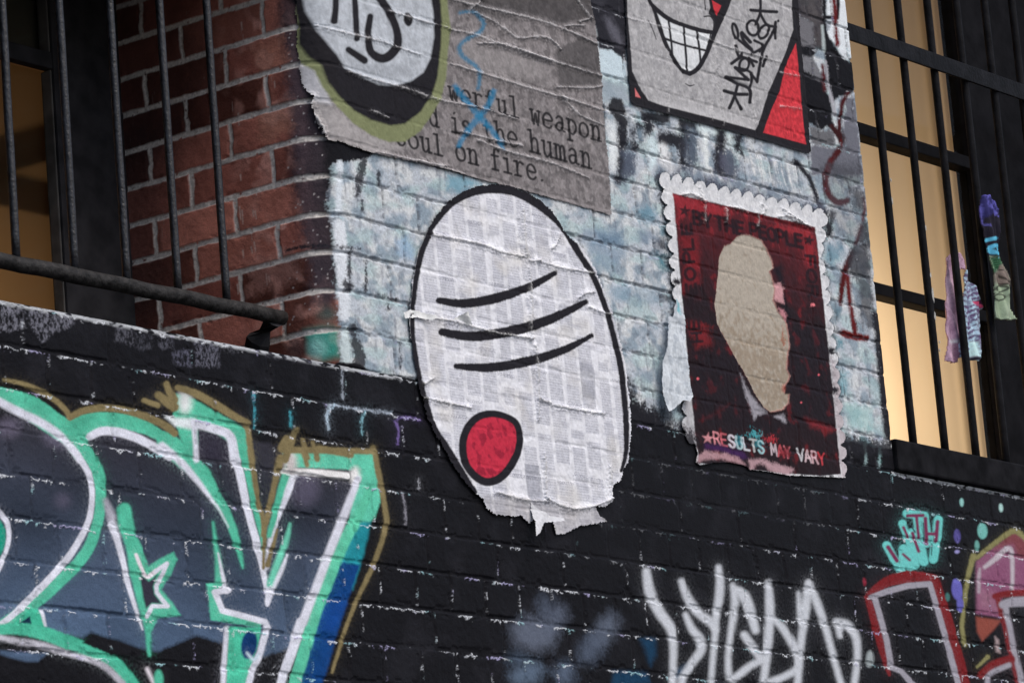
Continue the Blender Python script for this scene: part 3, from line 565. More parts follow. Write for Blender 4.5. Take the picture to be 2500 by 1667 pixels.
# blue-grey scrubs
for c, a, z, pts in (('6d93a3',.9,ZD,[(1085,1190),(1240,1205),(1330,1260),(1180,1310),(1100,1290)]),('7f9db8',.7,ZE,[(740,100),(820,80),(870,180),(860,240),(760,200)]),('74889a',.7,ZE,[(2020,30),(2300,20),(2330,200),(2200,330),(2100,250)]),('7a92a2',.7,ZE,[(2200,420),(2340,400),(2345,520),(2250,520)]),('5d7488',.8,ZE,[(2120,60),(2280,60),(2290,140),(2150,130)]),
 ('628799',.8,YC,[(40,430),(200,410),(250,480),(240,570),(90,540)]),('3f6f80',.85,YC,[(280,600),(350,600),(340,680),(290,680)]),('2e5f6c',.9,YC,[(265,860),(330,870),(330,940),(380,1000),(370,1040),(280,990)]),('2b2b33',.85,YC,[(230,720),(330,700),(350,830),(270,820)]),('6f7f90',.7,YC,[(60,640),(200,620),(260,720),(100,760)]),('7a8e9c',.6,YC,[(20,1150),(300,1180),(330,1330),(60,1350)]),
 ('33333b',.8,YC,[(270,1240),(400,1250),(390,1330),(300,1310)]),('5f7f90',.8,YC,[(1860,760),(2030,790),(2000,900),(1920,980),(1850,900)]),('4d6a78',.8,YC,[(1950,1360),(2000,1370),(2000,1480),(1960,1500)]),('6d9aa4',.7,YD,[(1970,400),(2080,420),(2080,650),(1990,640)]),('3f7684',.85,YD,[(1970,100),(2030,120),(2020,190),(1970,200)]),('90b8b6',.6,YD,[(2050,720),(2300,760),(2330,1000),(2100,960)])):
    po(z, c, pts, soft=12, a=a, rg=5)
# dark paint between the two upper posters
po(YA, '26262c', [(480,-60),(900,-60),(900,580),(840,570),(790,520),(640,460),(600,260),(540,180)], soft=3, rg=1.5)
po(YA, '55555e', [(690,170),(750,180),(800,260),(850,350),(870,430),(840,450),(770,370),(710,260)], soft=10, rg=3)
po(YA, '3a3a41', [(560,0),(700,0),(690,80),(600,60)], soft=10, a=.7, rg=3)
po(YA, 'b4c4cc', [(642,475),(760,480),(850,550),(890,640),(905,790),(650,705)], soft=2.5, rg=1.5, pid=7)
po(YA, '8b97a0', [(655,760),(900,830),(905,960),(680,980)], soft=8, a=.8, rg=3)
BL = '28282e'
for pts, sf in (([(760,930),(860,960),(905,1080),(915,1200),(900,1400),(850,1430),(820,1320),(860,1250),(780,1130),(720,1030)],4),([(1050,1070),(1310,1090),(1315,1170),(1250,1190),(1150,1160),(1120,1270),(1075,1240)],5),([(1200,1285),(1330,1280),(1440,1320),(1390,1390),(1270,1385),(1200,1370)],5),([(665,985),(690,990),(690,1320),(670,1340)],5),([(955,1390),(985,1430),(1010,1460),(960,1430)],5),
 ([(1390,1130),(1560,1170),(1590,1290),(1530,1240),(1440,1250)],6),([(1760,1240),(1850,1250),(1830,1340),(1760,1330)],6),([(1930,1290),(2010,1310),(1990,1350),(1940,1340)],5)):
    po(YA, '1f1f24', pts, soft=sf*.8, rg=2, a=.96)
for wd, pts in (([40,26],[(320,170),(330,400)]),([50,80,70],[(330,400),(345,560),(310,700)]),([60,50,40],[(540,140),(520,210),(540,280)]),([24,20],[(465,290),(510,370)]),([20,26],[(500,100),(555,130)]),([50,70,60,40],[(970,240),(985,380),(985,500),(1010,560)]),([60,80,70],[(1345,180),(1400,330),(1380,560)]),([30,40,30],[(1600,260),(1570,340),(1620,420)]),([16,16],[(1450,360),(1630,400)]),([14,10],[(860,330),(880,440)])):
    st(YI, '222227', [q*1.25 for q in wd], pts, soft=6, rg=4, a=.92)
for c, pts in (('454c5c',[(340,400),(480,420),(460,640),(380,700),(330,600)]),('46535f',[(1000,150),(1120,160),(1140,420),(1130,560),(1040,560),(1000,380)]),('4b4d5c',[(1330,380),(1500,420),(1580,560),(1530,680),(1420,640),(1340,600)]),('70828f',[(480,150),(560,160),(560,280),(500,270)]),('4a4c58',[(1200,680),(1420,730),(1440,800),(1250,760)]),('3c3d47',[(960,280),(1060,300),(1020,460),(970,420)])):
    po(YI, c, pts, soft=11, a=.95, rg=6)
for c, wd, pts in (('cfdadd',[70,60,50],[(1230,180),(1230,380),(1250,600)]),('c3d2d6',[60,70],[(1180,140),(1330,190)]),('c9d6da',[60,50],[(1490,200),(1490,330)]),('d0d2d4',[90,120,110],[(780,340),(800,480),(860,590)]),('c0d0d6',[60,70,60],[(640,240),(680,420),(660,560)]),('cdd3d8',[70,80,70],[(240,120),(240,260),(250,560)])):
    st(YI, c, wd, pts, soft=8, rg=5, a=.85, pid=7)
for wd, pts in (([70,100,80],[(330,90),(350,220),(390,360)]),([80,110,90],[(600,20),(640,110),(620,190)]),([90,130,110],[(770,210),(850,260),(930,300)]),([60,90,60],[(985,110),(1010,220),(1000,330)]),([40,66,50],[(1000,330),(985,450),(1015,560)]),([50,70,50],[(1385,150),(1400,220),(1430,280)]),([60,80,60],[(1365,370),(1350,480),(1395,610)]),([40,60,40],[(1540,240),(1590,290),(1640,270)]),([60,80],[(310,640),(330,500)]),([40,50,30],[(500,110),(470,190),(480,330)])):
    st(YI, '24252b', wd, pts, soft=9, rg=6, a=.85)
for wd, pts in (([80,110,90],[(1070,160),(1080,330),(1060,560)]),([90,120,90],[(1480,420),(1520,540),(1500,660)]),([70,90],[(1280,730),(1400,770)]),([60,90,60],[(420,420),(400,560),(360,680)])):
    st(YI, '4e5663', wd, pts, soft=14, rg=9, a=.75)
for i in range(26):                                     # scratchy brush marks towards the right of the whitewash
    x = 1640+i*24; st(YI, random.Random(i).choice(['dfe4e8','8e98a2','e6eaee','767d88']), random.Random(i+9).uniform(4, 9), [(x, 330+i*11), (x+40, 470+i*14), (x+70+i, 620+i*12)], soft=1.2, rg=1.5, a=.6)
st(YC, '26262b', [40,50,44,40,40], [(1570,-30),(1650,60),(1720,160),(1770,290),(1800,400)], soft=3, rg=2)
st(YC, '26262b', [60,50,60,50], [(1810,400),(1860,470),(1880,560),(1900,680)], soft=5, rg=3)
# right edge of the pier: black and grey blocks with a dark red drip-lettered tag
po(YJ, BLACK, [(110,-60),(160,-60),(160,150),(290,190),(340,260),(350,480),(300,530),(390,680),(430,820),(480,900),(500,1100),(560,1260),(500,1200),(440,1150),(400,1190),(260,1110),(230,800),(130,250)], soft=3, rg=1.5)
po(YJ, BLACK, [(390,-60),(440,-60),(440,160),(455,290),(520,420),(560,490),(640,550),(680,560),(700,780),(690,840),(640,870),(560,880),(500,930),(470,830),(440,760),(420,480)], soft=3, rg=1.5)
po(YJ, '2a2022', [(160,-60),(400,-60),(410,480),(340,420),(310,220),(160,130)], soft=5, rg=2, a=.9)
po(YJ, 'c9d0d7', [(445,-60),(630,-60),(645,200),(655,380),(668,545),(610,540),(560,480),(540,420),(470,350),(455,290),(520,190),(440,180)], soft=2.5, rg=1.5, pid=7)
po(YJ, '66666b', [(180,160),(270,180),(320,220),(330,340),(340,430),(250,420),(195,420)], soft=4, rg=2.5)
po(YJ, '6c6d72', [(205,500),(290,520),(340,590),(400,700),(380,740),(280,660),(220,650)], soft=4, rg=2.5)
po(YJ, '62646d', [(620,880),(700,900),(730,1100),(750,1400),(780,1600),(300,1600),(290,1320),(480,1350),(560,1340),(590,1200)], soft=5, rg=3)
po(YJ, '5f6064', [(280,1140),(420,1200),(480,1160),(530,1300),(500,1350),(300,1310)], soft=5, rg=3)
st(YJ, '9aa5a6', [22,26,20], [(405,240),(415,350),(425,470)], soft=2.5); st(YJ, '97979e', [16,20,26,24], [(430,560),(450,720),(480,880),(520,1040)], soft=3, rg=2)
st(YJ, BLACK, 34, [(440,160),(540,165),(548,60),(545,-40)], soft=2, curve=False)
RX = dict(pid=9, soft=3.5)
for c, wd, z, pts in (('561a1c',[36,40,36],YJ,[(505,-40),(520,80),(525,200)]),('56151a',[34,36,38,34],YJ,[(525,200),(532,300),(540,380),(540,410)]),('491b1f',[30,34],YJ,[(400,600),(415,720),(430,820)]),('3c1619',[34,44,42,46],YJ,[(640,850),(590,930),(570,1050),(560,1180)]),('311516',[40,70,80],YJ,[(490,1150),(560,1230),(580,1270)]),('561a1c',[8,8],YJ,[(575,1280),(580,1340)]),('3e1719',[60,56,60],YJ,[(560,1370),(480,1480),(440,1590)]),
 ('451619',[54,60,64,70,60],YC,[(1920,-40),(1885,80),(1870,200),(1910,310),(1990,370),(2080,350)]),('56181b',[24,30,30],YC,[(2225,330),(2240,430),(2225,540)]),('511a19',[40,44],YC,[(2210,600),(2160,760)]),('481618',[60,64,56,40],YC,[(2130,850),(2060,1000),(2030,1150),(2010,1340)]),('581a1b',[50,46,40,44,50],YC,[(2070,1060),(2090,1250),(2110,1400),(2135,1568)]),('561616',[44,44],YD,[(2135,-30),(2145,60)]),('5b1918',[66,70,66],YD,[(2030,50),(2140,85),(2250,100)])):
    st(z, c, wd, pts, rg=1.5, **RX)
po(YC, '242429', [(2100,800),(2280,760),(2300,1000),(2270,1100),(2130,1080),(2060,1000)], soft=8, rg=4, a=.85)
po(YC, '232328', [(1900,0),(2040,20),(2220,60),(2240,240),(2060,180),(1960,160)], soft=12, rg=6, a=.5); po(YC, '222227', [(2100,230),(2230,260),(2250,440),(2150,420)], soft=10, rg=5, a=.8)
po(YC, '222227', [(1910,450),(1960,470),(1920,600),(1900,700),(1870,640)], soft=5, rg=3, a=.9); po(YC, '222227', [(2200,560),(2290,540),(2310,760),(2160,760)], soft=7, rg=4, a=.85)
po(YC, '202025', [(2170,1100),(2210,1370),(2260,1568),(2330,1568),(2310,1100)], soft=7, rg=4, a=.7)
po(YC, '46484f', [(1830,-20),(2200,-20),(2260,330),(2250,620),(2300,1000),(2330,1568),(2180,1568),(2140,1100),(2090,760),(1960,640),(1880,300)], soft=16, rg=9, a=.45)
# dark right arris, black below the whitewash, drips
po(SRC, '232328', [(2128,760),(2150,760),(2180,1080),(2172,1092),(2158,1050)], soft=4, rg=2)
po(SRC, BLACK, [(1475,1010),(1540,985),(1580,1020),(1640,1050),(1990,1090),(2050,1072),(2090,1095),(2160,1098),(2190,1090),(2200,1300),(1400,1300),(1440,1120)], soft=4, rg=3)
po(SRC, BLACK, [(832,884),(880,890),(905,908),(960,917),(1010,928),(1010,1000),(820,960),(820,886)], soft=2, rg=1.5)
for c, wd, z, pts in (('8ea6a8',[30,20,12],YF,[(600,1100),(605,1220),(600,1330)]),('3d7d74',[16,14],YF,[(735,1160),(738,1290)]),('8fa6aa',[24,14,20],YF,[(735,1150),(735,1260),(730,1340)]),('6e8c90',[60,30],YF,[(560,1060),(680,1130)])):
    st(z, c, wd, pts, soft=3, rg=3, a=.8)
po(YD, '6f6f76', [(400,930),(520,900),(600,1000),(610,1120),(540,1110),(470,1010)], soft=12, rg=8, a=.8)
def scallop(pts, n, amp, seed):
    """perforated edge: rounded teeth along a line of photo points, on its left side"""
    p = np.array(pts, float); L = np.r_[0, np.cumsum(np.hypot(*np.diff(p, axis=0).T))]; rd = random.Random(seed); out = []
    ph = [rd.uniform(.75, 1.25) for _ in range(n+1)]
    for t in np.linspace(0, 1, n*8+1)[:-1]:
        x, y = np.interp(t*L[-1], L, p[:, 0]), np.interp(t*L[-1], L, p[:, 1]); e = 3.0; x2, y2 = np.interp(t*L[-1]+e, L, p[:, 0]), np.interp(t*L[-1]+e, L, p[:, 1]); x1, y1 = np.interp(t*L[-1]-e, L, p[:, 0]), np.interp(t*L[-1]-e, L, p[:, 1])
        dx, dy = x2-x1, y2-y1; l = math.hypot(dx, dy); a = amp*ph[int(t*n)]*(abs(math.sin(math.pi*t*n))**.7-.5); out.append((x+dy/l*a, y-dx/l*a))
    return out
def q_(off, pts): return [(x/3.92+1540, y/3.92+off) for x, y in pts]
ST_TOP = scallop(q_(400, [(262,96),(560,170),(960,270),(1400,360),(1850,468)]), 14, 17, 1)
ST_R = scallop(q_(400, [(1850,468),(1835,640),(1825,800),(1800,860),(1825,960),(1862,1100),(1878,1300),(1900,1480)])+q_(800, [(1918,80),(1945,260),(1965,480),(1985,720),(2010,960),(2028,1200),(2030,1420)]), 17, 11, 2)
ST_B = q_(800, [(2040,1440),(1985,1440),(1800,1430),(1500,1420),(1300,1380),(1120,1360),(1070,1320),(900,1290),(760,1300),(640,1320),(600,1290),(620,1210),(600,1120),(540,1110),(500,1040)])
ST_L = scallop(q_(800, [(490,1000),(500,760),(490,500),(478,250),(465,0)])+q_(400, [(430,1440),(385,1150),(375,900),(350,650),(312,420),(285,240),(262,96)]), 16, 13, 3)
STAMP = ST_TOP+ST_R+ST_B+ST_L
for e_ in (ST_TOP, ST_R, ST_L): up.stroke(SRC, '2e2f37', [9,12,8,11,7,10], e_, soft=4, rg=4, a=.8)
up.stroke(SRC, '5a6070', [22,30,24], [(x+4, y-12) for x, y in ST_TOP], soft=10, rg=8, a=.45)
for pts, sf in (([(1420,1010),(1470,960),(1500,900),(1545,930),(1560,985),(1600,1000),(1640,1040),(1640,1100),(1420,1120)],14),([(1440,1020),(1530,960),(1610,1010),(1650,1060),(1440,1080)],6)): up.poly(SRC, '1e1e23', pts, soft=sf, rg=9, a=.9)
up.poly(SRC, '1e1e23', [(1590,985),(1640,1000),(1660,1080),(1600,1080)], soft=10, rg=9, a=.7); up.poly(SRC, '202025', [(2040,1060),(2175,1080),(2175,1110),(2040,1110)], soft=7, rg=8, a=.9)
# joints that hold dirt on the white area, chipped arrises
gp = (1-pU)*sst(.34, .6, fbm(uu, uz, .05, .02, n=3, seed=120))*(1-jm); up.rgb += (S('3a3b41')-up.rgb)*(gp*.62)[..., None]
chips(up, dU, fzU, pU, .55*(1-jm), lo=.55)
PARTS_UP = {0: ('pier', None), 7: ('whitewash', 'blotchy bluish white paint'), 9: ('drip_lettering', 'dark red dripping letters')}
qp = up.pid[:-1, :-1].copy(); cs = (uu[:-1]+uu[1:])/2
jq = np.broadcast_to((cs < X1-.045)[None, :], qp.shape)
o = sheet_mesh('window_jamb', up, jq, M_WALL, wall_thing); o['label'] = 'bare red brick side of the left window recess'
for k, (nm, lb) in PARTS_UP.items():
    o = sheet_mesh(nm, up, (qp == k) & ~jq, M_WALL, wall_thing)
    if o and lb: o['label'] = lb

# ------------------------------------------------------------------ pasted paper
class Poster:
    def __init__(s, name, label, cat, outs, base, off, step=.0018, rg=1.2, curve=False, mort=.0013, pad=.004, group=None):
        P = np.concatenate([wall(np.asarray(p, float).reshape(-1, 2)/z[2]+np.array(z[:2]), True) for z, p in outs]); a, b = P.min(0)-pad, P.max(0)+pad
        u, z = axis(a[0], b[0], step*1.15, step*1.15), axis(a[1], b[1], step, step)
        s.sh = sh = Sheet(u, z, base, wrap=True)
        sh.h, s.d, s.prof, *_ = relief(u, z, jamb=True, mortar=mort, rough=.8, step=.3); sh.h += off+.0022
        s.keep = np.zeros(sh.shape, bool); s.edge = np.zeros(sh.shape, np.float32)
        for zz, p in outs:
            w, m = sh.mask(zz, p, 1.0, rg, curve); s.keep[w] |= m > .5
            w, m = sh.mask(zz, p, 7.0, rg, curve); s.edge[w] = np.maximum(s.edge[w], m)
        sh.h += .0024*np.clip(1-s.edge, 0, .5)*fbm(u, z, .03, n=2, seed=130)         # lifted edges
        sh.rough[:] = .6
        s.name, s.label, s.cat, s.group = name, label, cat, group
    def cut(s, zz, p, rg=1.0):
        w, m = s.sh.mask(zz, p, 1.0, rg)
        if w: s.keep[w] &= m < .5
    def done(s, parts, main):
        i, j = np.nonzero(s.keep); sh = s.sh
        x, y, z = pos(np.array([sh.u[j].mean()]), np.array([sh.z[i].min()]), np.array([0.0]))
        root = empty(s.name, (float(x[0]), float(y[0]), float(z[0])), s.label, s.cat, s.group)
        k = s.keep[:-1, :-1] & s.keep[1:, 1:]; qp = sh.pid[:-1, :-1]
        sheet_mesh(main, sh, k & (qp == 0), M_PAPER, root)
        for n, (nm, lb) in parts.items():
            o = sheet_mesh(nm, sh, k & (qp == n), M_PAPER, root)
            if o and lb: o['label'] = lb
        return root
def mottle(sh, c1, c2, su=.05, seed=0, k=.8, lo_=.42, hi=.62):
    n = fbm(sh.u, sh.z, su, n=5, seed=140+seed); sh.rgb += (S(c2)-sh.rgb)*(sst(lo_, hi, n)*k)[..., None]
    sh.rgb *= (.86+.28*fbm(sh.u, sh.z, .012, n=3, seed=150+seed))[..., None]
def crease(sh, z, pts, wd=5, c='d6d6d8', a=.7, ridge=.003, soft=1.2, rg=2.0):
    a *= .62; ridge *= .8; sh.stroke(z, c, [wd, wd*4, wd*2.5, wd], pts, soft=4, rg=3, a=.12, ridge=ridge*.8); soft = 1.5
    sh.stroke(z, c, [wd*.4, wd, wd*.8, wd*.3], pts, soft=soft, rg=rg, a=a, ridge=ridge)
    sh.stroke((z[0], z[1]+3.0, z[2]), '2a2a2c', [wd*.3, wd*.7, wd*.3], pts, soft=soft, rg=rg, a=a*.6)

# 1. grey sheet with typewriter words and a sprayed round face over it
p = Poster('text_poster', 'wrinkled grey poster with typewriter lettering ending in on fire', 'poster',
    [(ZD, [(60,-60),(75,330),(95,560),(140,640),(158,665),(185,660),(160,720),(200,850),(240,920),(265,962),(420,1000),(620,1062),(850,1110),(1100,1172),(1350,1240),(1600,1302),(1900,1390),(2212,1474),(2208,1350),(2185,1050),(2160,850),(2140,500),(2100,170),(2070,20),(2060,-60)])], '777374', .002, rg=1.5)
sh = p.sh; mottle(sh, '777374', '5c595a', .06, 1, .8); mottle(sh, '', '8b8788', .035, 2, .6, .5, .7)
sh.poly(ZD, '3a3839', [(1100,-60),(2080,-60),(2100,150),(1900,180),(1700,130),(1560,100),(1300,60)], soft=16, rg=7, a=.8)
sh.poly(ZD, '454344', [(1830,350),(2000,250),(2130,300),(2140,590),(1850,600),(1835,450)], soft=4, rg=3, a=.75)
sh.poly(ZD, '4a4849', [(1110,20),(1500,90),(1600,150),(1400,130),(1130,90)], soft=14, rg=6, a=.7)
sh.poly(ZD, 'a5a2a2', [(160,690),(350,760),(520,900),(700,980),(850,1000),(620,1050),(420,990),(265,955)], soft=14, rg=5, a=.6)
sh.poly(ZD, '8e8b8b', [(1180,280),(1700,400),(1800,560),(1500,520),(1200,430)], soft=26, rg=6, a=.5)
DK = dict(soft=1.3, pid=1, a=.93)
sh.text(ZD, '1c1b1d', TYPE, 'werful', (1095,685), (1592,815), (-8,-92), 15, **DK); sh.text(ZD, '1c1b1d', TYPE, 'weapon', (1655,845), (2150,972), (-8,-96), 16, **{**DK, 'pid': 7})
DK['pid'] = 5
sh.text(ZD, '1c1b1d', TYPE, 'd', (960,856), (1040,876), (-8,-92), 15, **DK); sh.text(ZD, '1c1b1d', TYPE, 'is', (1110,900), (1262,938), (-8,-95), 16, **{**DK, 'pid': 8})
sh.text(ZD, '1c1b1d', TYPE, 'the', (1330,955), (1580,1015), (-8,-96), 16, **{**DK, 'pid': 9}); sh.text(ZD, '1c1b1d', TYPE, 'human', (1645,1035), (2085,1158), (-8,-98), 16, **{**DK, 'pid': 10})
DK['pid'] = 6
sh.text(ZD, '1c1b1d', TYPE, 'soul', (735,985), (1070,1075), (-8,-92), 16, **DK); sh.text(ZD, '1c1b1d', TYPE, 'on', (1142,1092), (1312,1136), (-8,-95), 16, **{**DK, 'pid': 11}); sh.text(ZD, '1c1b1d', TYPE, 'fire.', (1382,1155), (1790,1258), (-8,-96), 16, **{**DK, 'pid': 12})
# the sprayed face
SF = dict(pid=2, rg=.5)
sh.poly(ZD, 'b8bac0', [(92,440),(110,600),(160,700),(300,720),(250,560),(180,440)], soft=8, a=.7)
sh.poly(ZD, '717757', [(60,-80),(60,330),(95,440),(185,490),(245,610),(335,735),(445,850),(570,930),(690,975),(800,972),(905,900),(975,800),(1050,670),(1080,540),(1092,380),(1110,190),(1090,30),(1075,-80)], soft=2.5, **SF)
sh.poly(ZD, '1e1d21', [(20,-80),(60,60),(82,190),(85,310),(150,400),(230,450),(275,570),(345,660),(450,760),(560,822),(700,862),(800,850),(905,768),(985,650),(1020,530),(1045,330),(1050,150),(1035,-80)], soft=3, **SF)
w, m = sh.mask(ZD, [(95,-80),(125,80),(205,220),(285,320),(390,472),(515,540),(620,585),(720,592),(840,560),(925,500),(975,400),(1000,250),(990,80),(960,-80)], soft=3)
gy = S('a4aab1')*(.75+.5*fbm(sh.u[w[1]], sh.z[w[0]], .05, n=4, seed=160))[..., None]; sh.put(w, m, gy, 2)
sh.poly(ZD, '8a8f96', [(380,400),(640,450),(860,440),(820,520),(620,540),(450,490)], soft=14, rg=7, a=.6)
for wd, pts in (([44,40,44],[(322,-60),(325,50),(316,150)]),([40,42,40],[(452,-60),(462,120),(468,270)]),([56,54,52,66,62,56,48,42],[(590,-60),(680,70),(738,200),(748,310),(690,388),(625,402),(562,350),(545,235),(562,118)]),([42,50],[(412,345),(520,418)])):
    sh.stroke(ZD, '201f23', wd, pts, soft=2.2, pid=3)
sh.ell(ZD, '201f23', 818, 138, 30, 48, rot=-.2, soft=2.2, pid=3)
# blue squiggle and cross
BU = dict(soft=3.6, pid=4, rg=1.6, a=.74)
sh.stroke(ZD, '25698a', [14,24,30,28,26,30,30,26,22], [(1175,95),(1265,90),(1335,160),(1310,225),(1215,275),(1172,330),(1200,395),(1280,455),(1308,530),(1300,610)], **BU)
sh.stroke(ZD, '256f95', [34,40,46,36,30], [(1140,595),(1215,690),(1310,800),(1395,900),(1470,1015)], **BU); sh.stroke(ZD, '256f95', [34,42,46,38,30], [(1408,625),(1372,715),(1300,810),(1220,910),(1165,1000)], **BU)
for wd, pts in ((9,[(1095,205),(1290,245),(1450,310),(1650,372),(1830,430),(2135,522)]),(8,[(1110,440),(1400,530),(1660,610),(1940,690),(2150,760)]),(6,[(1270,90),(1400,150),(1500,222),(1570,265),(1720,255),(1800,280),(1860,340)]),(6,[(1300,300),(1480,310),(1640,370),(1780,420)]),(7,[(1100,0),(1400,70),(1700,140),(1900,210),(2100,300)]),
  (5,[(1230,120),(1250,60),(1300,20),(1340,-20)]),(6,[(1960,-20),(2010,60),(2065,130)]),(5,[(1990,150),(2030,140),(2065,132)]),(5,[(1880,185),(1950,178),(2020,178)]),(6,[(1830,600),(2060,605),(2140,590)]),(5,[(1850,650),(1900,700),(1990,790),(2150,860)]),(6,[(410,495),(620,560),(800,610),(1040,690),(1300,740),(1560,820)]),(5,[(1180,905),(1400,960),(1600,1000)]),(5,[(1290,960),(1500,1040),(1800,1120),(2050,1220)]),(6,[(880,1100),(1010,1130),(1100,1140)]),
  (5,[(560,760),(620,780),(680,808)]),(5,[(200,180),(420,235),(640,290),(900,380)]),(6,[(690,80),(820,120),(960,160),(1100,195)]),(5,[(600,1040),(900,1110),(1200,1190)])):
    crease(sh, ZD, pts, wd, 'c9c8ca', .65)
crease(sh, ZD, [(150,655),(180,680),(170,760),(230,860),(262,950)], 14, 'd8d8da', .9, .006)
p.done({**{i: ('typed_word', None) for i in (1, 5, 6, 7, 8, 9, 10, 11, 12)}, 2: ('sprayed_face', 'black-ringed grey oval with an olive green rim'), 3: ('sprayed_face_line', None), 4: ('blue_spray_mark', 'blue squiggle over a blue cross')}, 'sheet')

# 2. newsprint oval: a plain generic shape with a red spot and loose black brush arcs
OUT = [(ZD, (960,1545)), (ZD, (1050,1420)), (ZD, (1150,1335)), (ZD, (1280,1275)), (ZD, (1400,1262)), (ZD, (1520,1275)), (ZD, (1660,1330)), (ZD, (1800,1440)), (ZE, (1895,60)), (ZE, (2020,170)), (ZE, (2105,320)), (ZE, (2185,520)), (ZE, (2255,750)), (ZE, (2305,960)), (ZE, (2335,1220)), (ZE, (2345,1420))]
outl = [(x/z[2]+z[0], y/z[2]+z[1]) for z, (x, y) in OUT]
low = [(ZF, q) for q in ((2320,60),(2290,110),(2275,185),(2215,215),(2205,330),(2160,372),(2090,362),(2130,430),(2180,465),(2100,480),(1990,500),(1900,545),(1830,560),(1800,440),(1700,430),(1640,480),(1595,432),(1500,430),(1420,425),(1350,375),(1320,310),(1260,262),(1180,170),(1110,60))]
left = [(ZE, q) for q in ((1010,1440),(940,1300),(890,1100),(850,900),(828,750),(828,590),(840,400),(880,200),(930,80))]
outl += [(x/z[2]+z[0], y/z[2]+z[1]) for z, (x, y) in low+left]
p = Poster('newsprint_cutout', 'egg-shaped newsprint paste-up with a thick black rim and one red spot', 'paste-up', [(SRC, outl)], 'cdcfd5', .0034, step=.0016, rg=2.0, mort=.0011)
sh = p.sh; U, Zc = sh.u, sh.z
# printed columns: pages tilted with the wall courses, columns 7 cm wide, lines of type 3.4 mm apart
UU = U[None, :]+.02*(Zc[:, None]-2.0); ZZ = Zc[:, None]-.015*(U[None, :]-7.5)
CW = .064; cx = UU/CW; ci = np.floor(cx); fx = cx-ci
page = np.floor(ci/6); pz = ZZ+.37*hash1(page, 1.0, 3)
blk = np.floor(pz/.021+hash1(ci, 2.0, 1)*3); bl = hash1(ci, blk, 7)
lines = .5+.5*np.cos(2*math.pi*pz/.0064)
wordn = fbm(U, Zc, .009, .0032, n=2, seed=170)
ink = sst(.06, .12, fx)*sst(.95, .88, fx)*(bl > .16)*np.clip(.26+.50*lines*sst(.3, .55, wordn)+.25*(bl-.5), 0, 1)
gut = ((np.mod(ci, 6) == 0) & (fx < .30))|((np.mod(ci, 3) == 1) & (fx < .16)); ink = np.where(gut, ink*.15, ink)
sh.rgb += (S('777a8a')-sh.rgb)*(ink*.72)[..., None]
head = (hash1(ci, blk, 21) > .93) & (np.mod(pz, .021) > .013); sh.rgb += (S('55576a')-sh.rgb)*((head*(wordn > .5)*.4))[..., None]
pic = (hash1(ci, np.floor(blk/4), 31) > .955); sh.rgb += (S('6f727e')-sh.rgb)*((pic*sst(.08, .12, fx)*(.35+.5*fbm(U, Zc, .02, n=3, seed=174)))*.8)[..., None]
sh.rgb *= (.88+.24*fbm(U, Zc, .06, n=4, seed=171))[..., None]; sh.rgb += (S('b9b3a4')-sh.rgb)*(sst(.5, .8, fbm(U, Zc, .2, n=3, seed=175))*.3)[..., None]
sh.rgb += (S('9a9ca6')-sh.rgb)*(sst(.55, .75, fbm(U, Zc, .12, .03, n=3, seed=172))*.45)[..., None]
# wet, thinner paper towards the torn foot
sh.poly(ZF, '8e8c90', [(1310,300),(1500,300),(1700,330),(1850,360),(2060,380),(2200,340),(2260,480),(1850,600),(1400,460)], soft=10, rg=5, a=.55)
RIM = dict(pid=1, soft=1.6, rg=.5)
top = [(ZD, q) for q in ((960,1558),(1050,1440),(1150,1358),(1280,1305),(1400,1292),(1520,1306),(1640,1356),(1770,1450),(1880,1560))]
rs = [(ZE, q) for q in ((1975,180),(2070,330),(2150,520),(2218,750),(2268,960),(2300,1220),(2310,1430))]
tp = [(x/z[2]+z[0], y/z[2]+z[1]) for z, (x, y) in top+rs]+[(1523,1110),(1512,1150)]
sh.stroke(SRC, '1f1e23', [22,24,24,25,25,24,22,18,16,15,15,16,16,12,8], tp, **RIM)
lf = [(ZE, q) for q in ((965,55),(905,200),(866,400),(846,600),(852,800),(880,1000),(918,1180),(985,1390),(1050,1510))]+[(ZF, q) for q in ((1120,70),(1190,170),(1270,265))]
sh.stroke(SRC, '1f1e23', [14,15,13,12,12,15,19,22,30,34,26,14], [(x/z[2]+z[0], y/z[2]+z[1]) for z, (x, y) in lf], **RIM)
# red spot
rp = [(x/2.8+700, y/2.8+550) for x, y in ((1235,1370),(1300,1310),(1385,1290),(1470,1305),(1550,1350),(1580,1440),(1570,1540))]+[(x/2.8+700, y/2.8+1107) for x, y in ((1545,40),(1500,115),(1430,178),(1350,195),(1280,160),(1220,90),(1192,0))]+[(x/2.8+700, y/2.8+550) for x, y in ((1195,1460),)]
sh.poly(SRC, 'b02c40', rp, soft=1.5, curve=True, pid=2); w, m = sh.mask(SRC, rp, 2.0, 0, True)
sh.rgb[w] += (S('7c1c30')-sh.rgb[w])*(m*sst(.5, .68, fbm(U[w[1]], Zc[w[0]], .05, n=4, seed=173))*.7)[..., None]
sh.stroke(SRC, '1f1e23', [18,18,17,16,16,17,18,19,20,20,19,18,18,18], rp, closed=True, soft=1.5, pid=1)
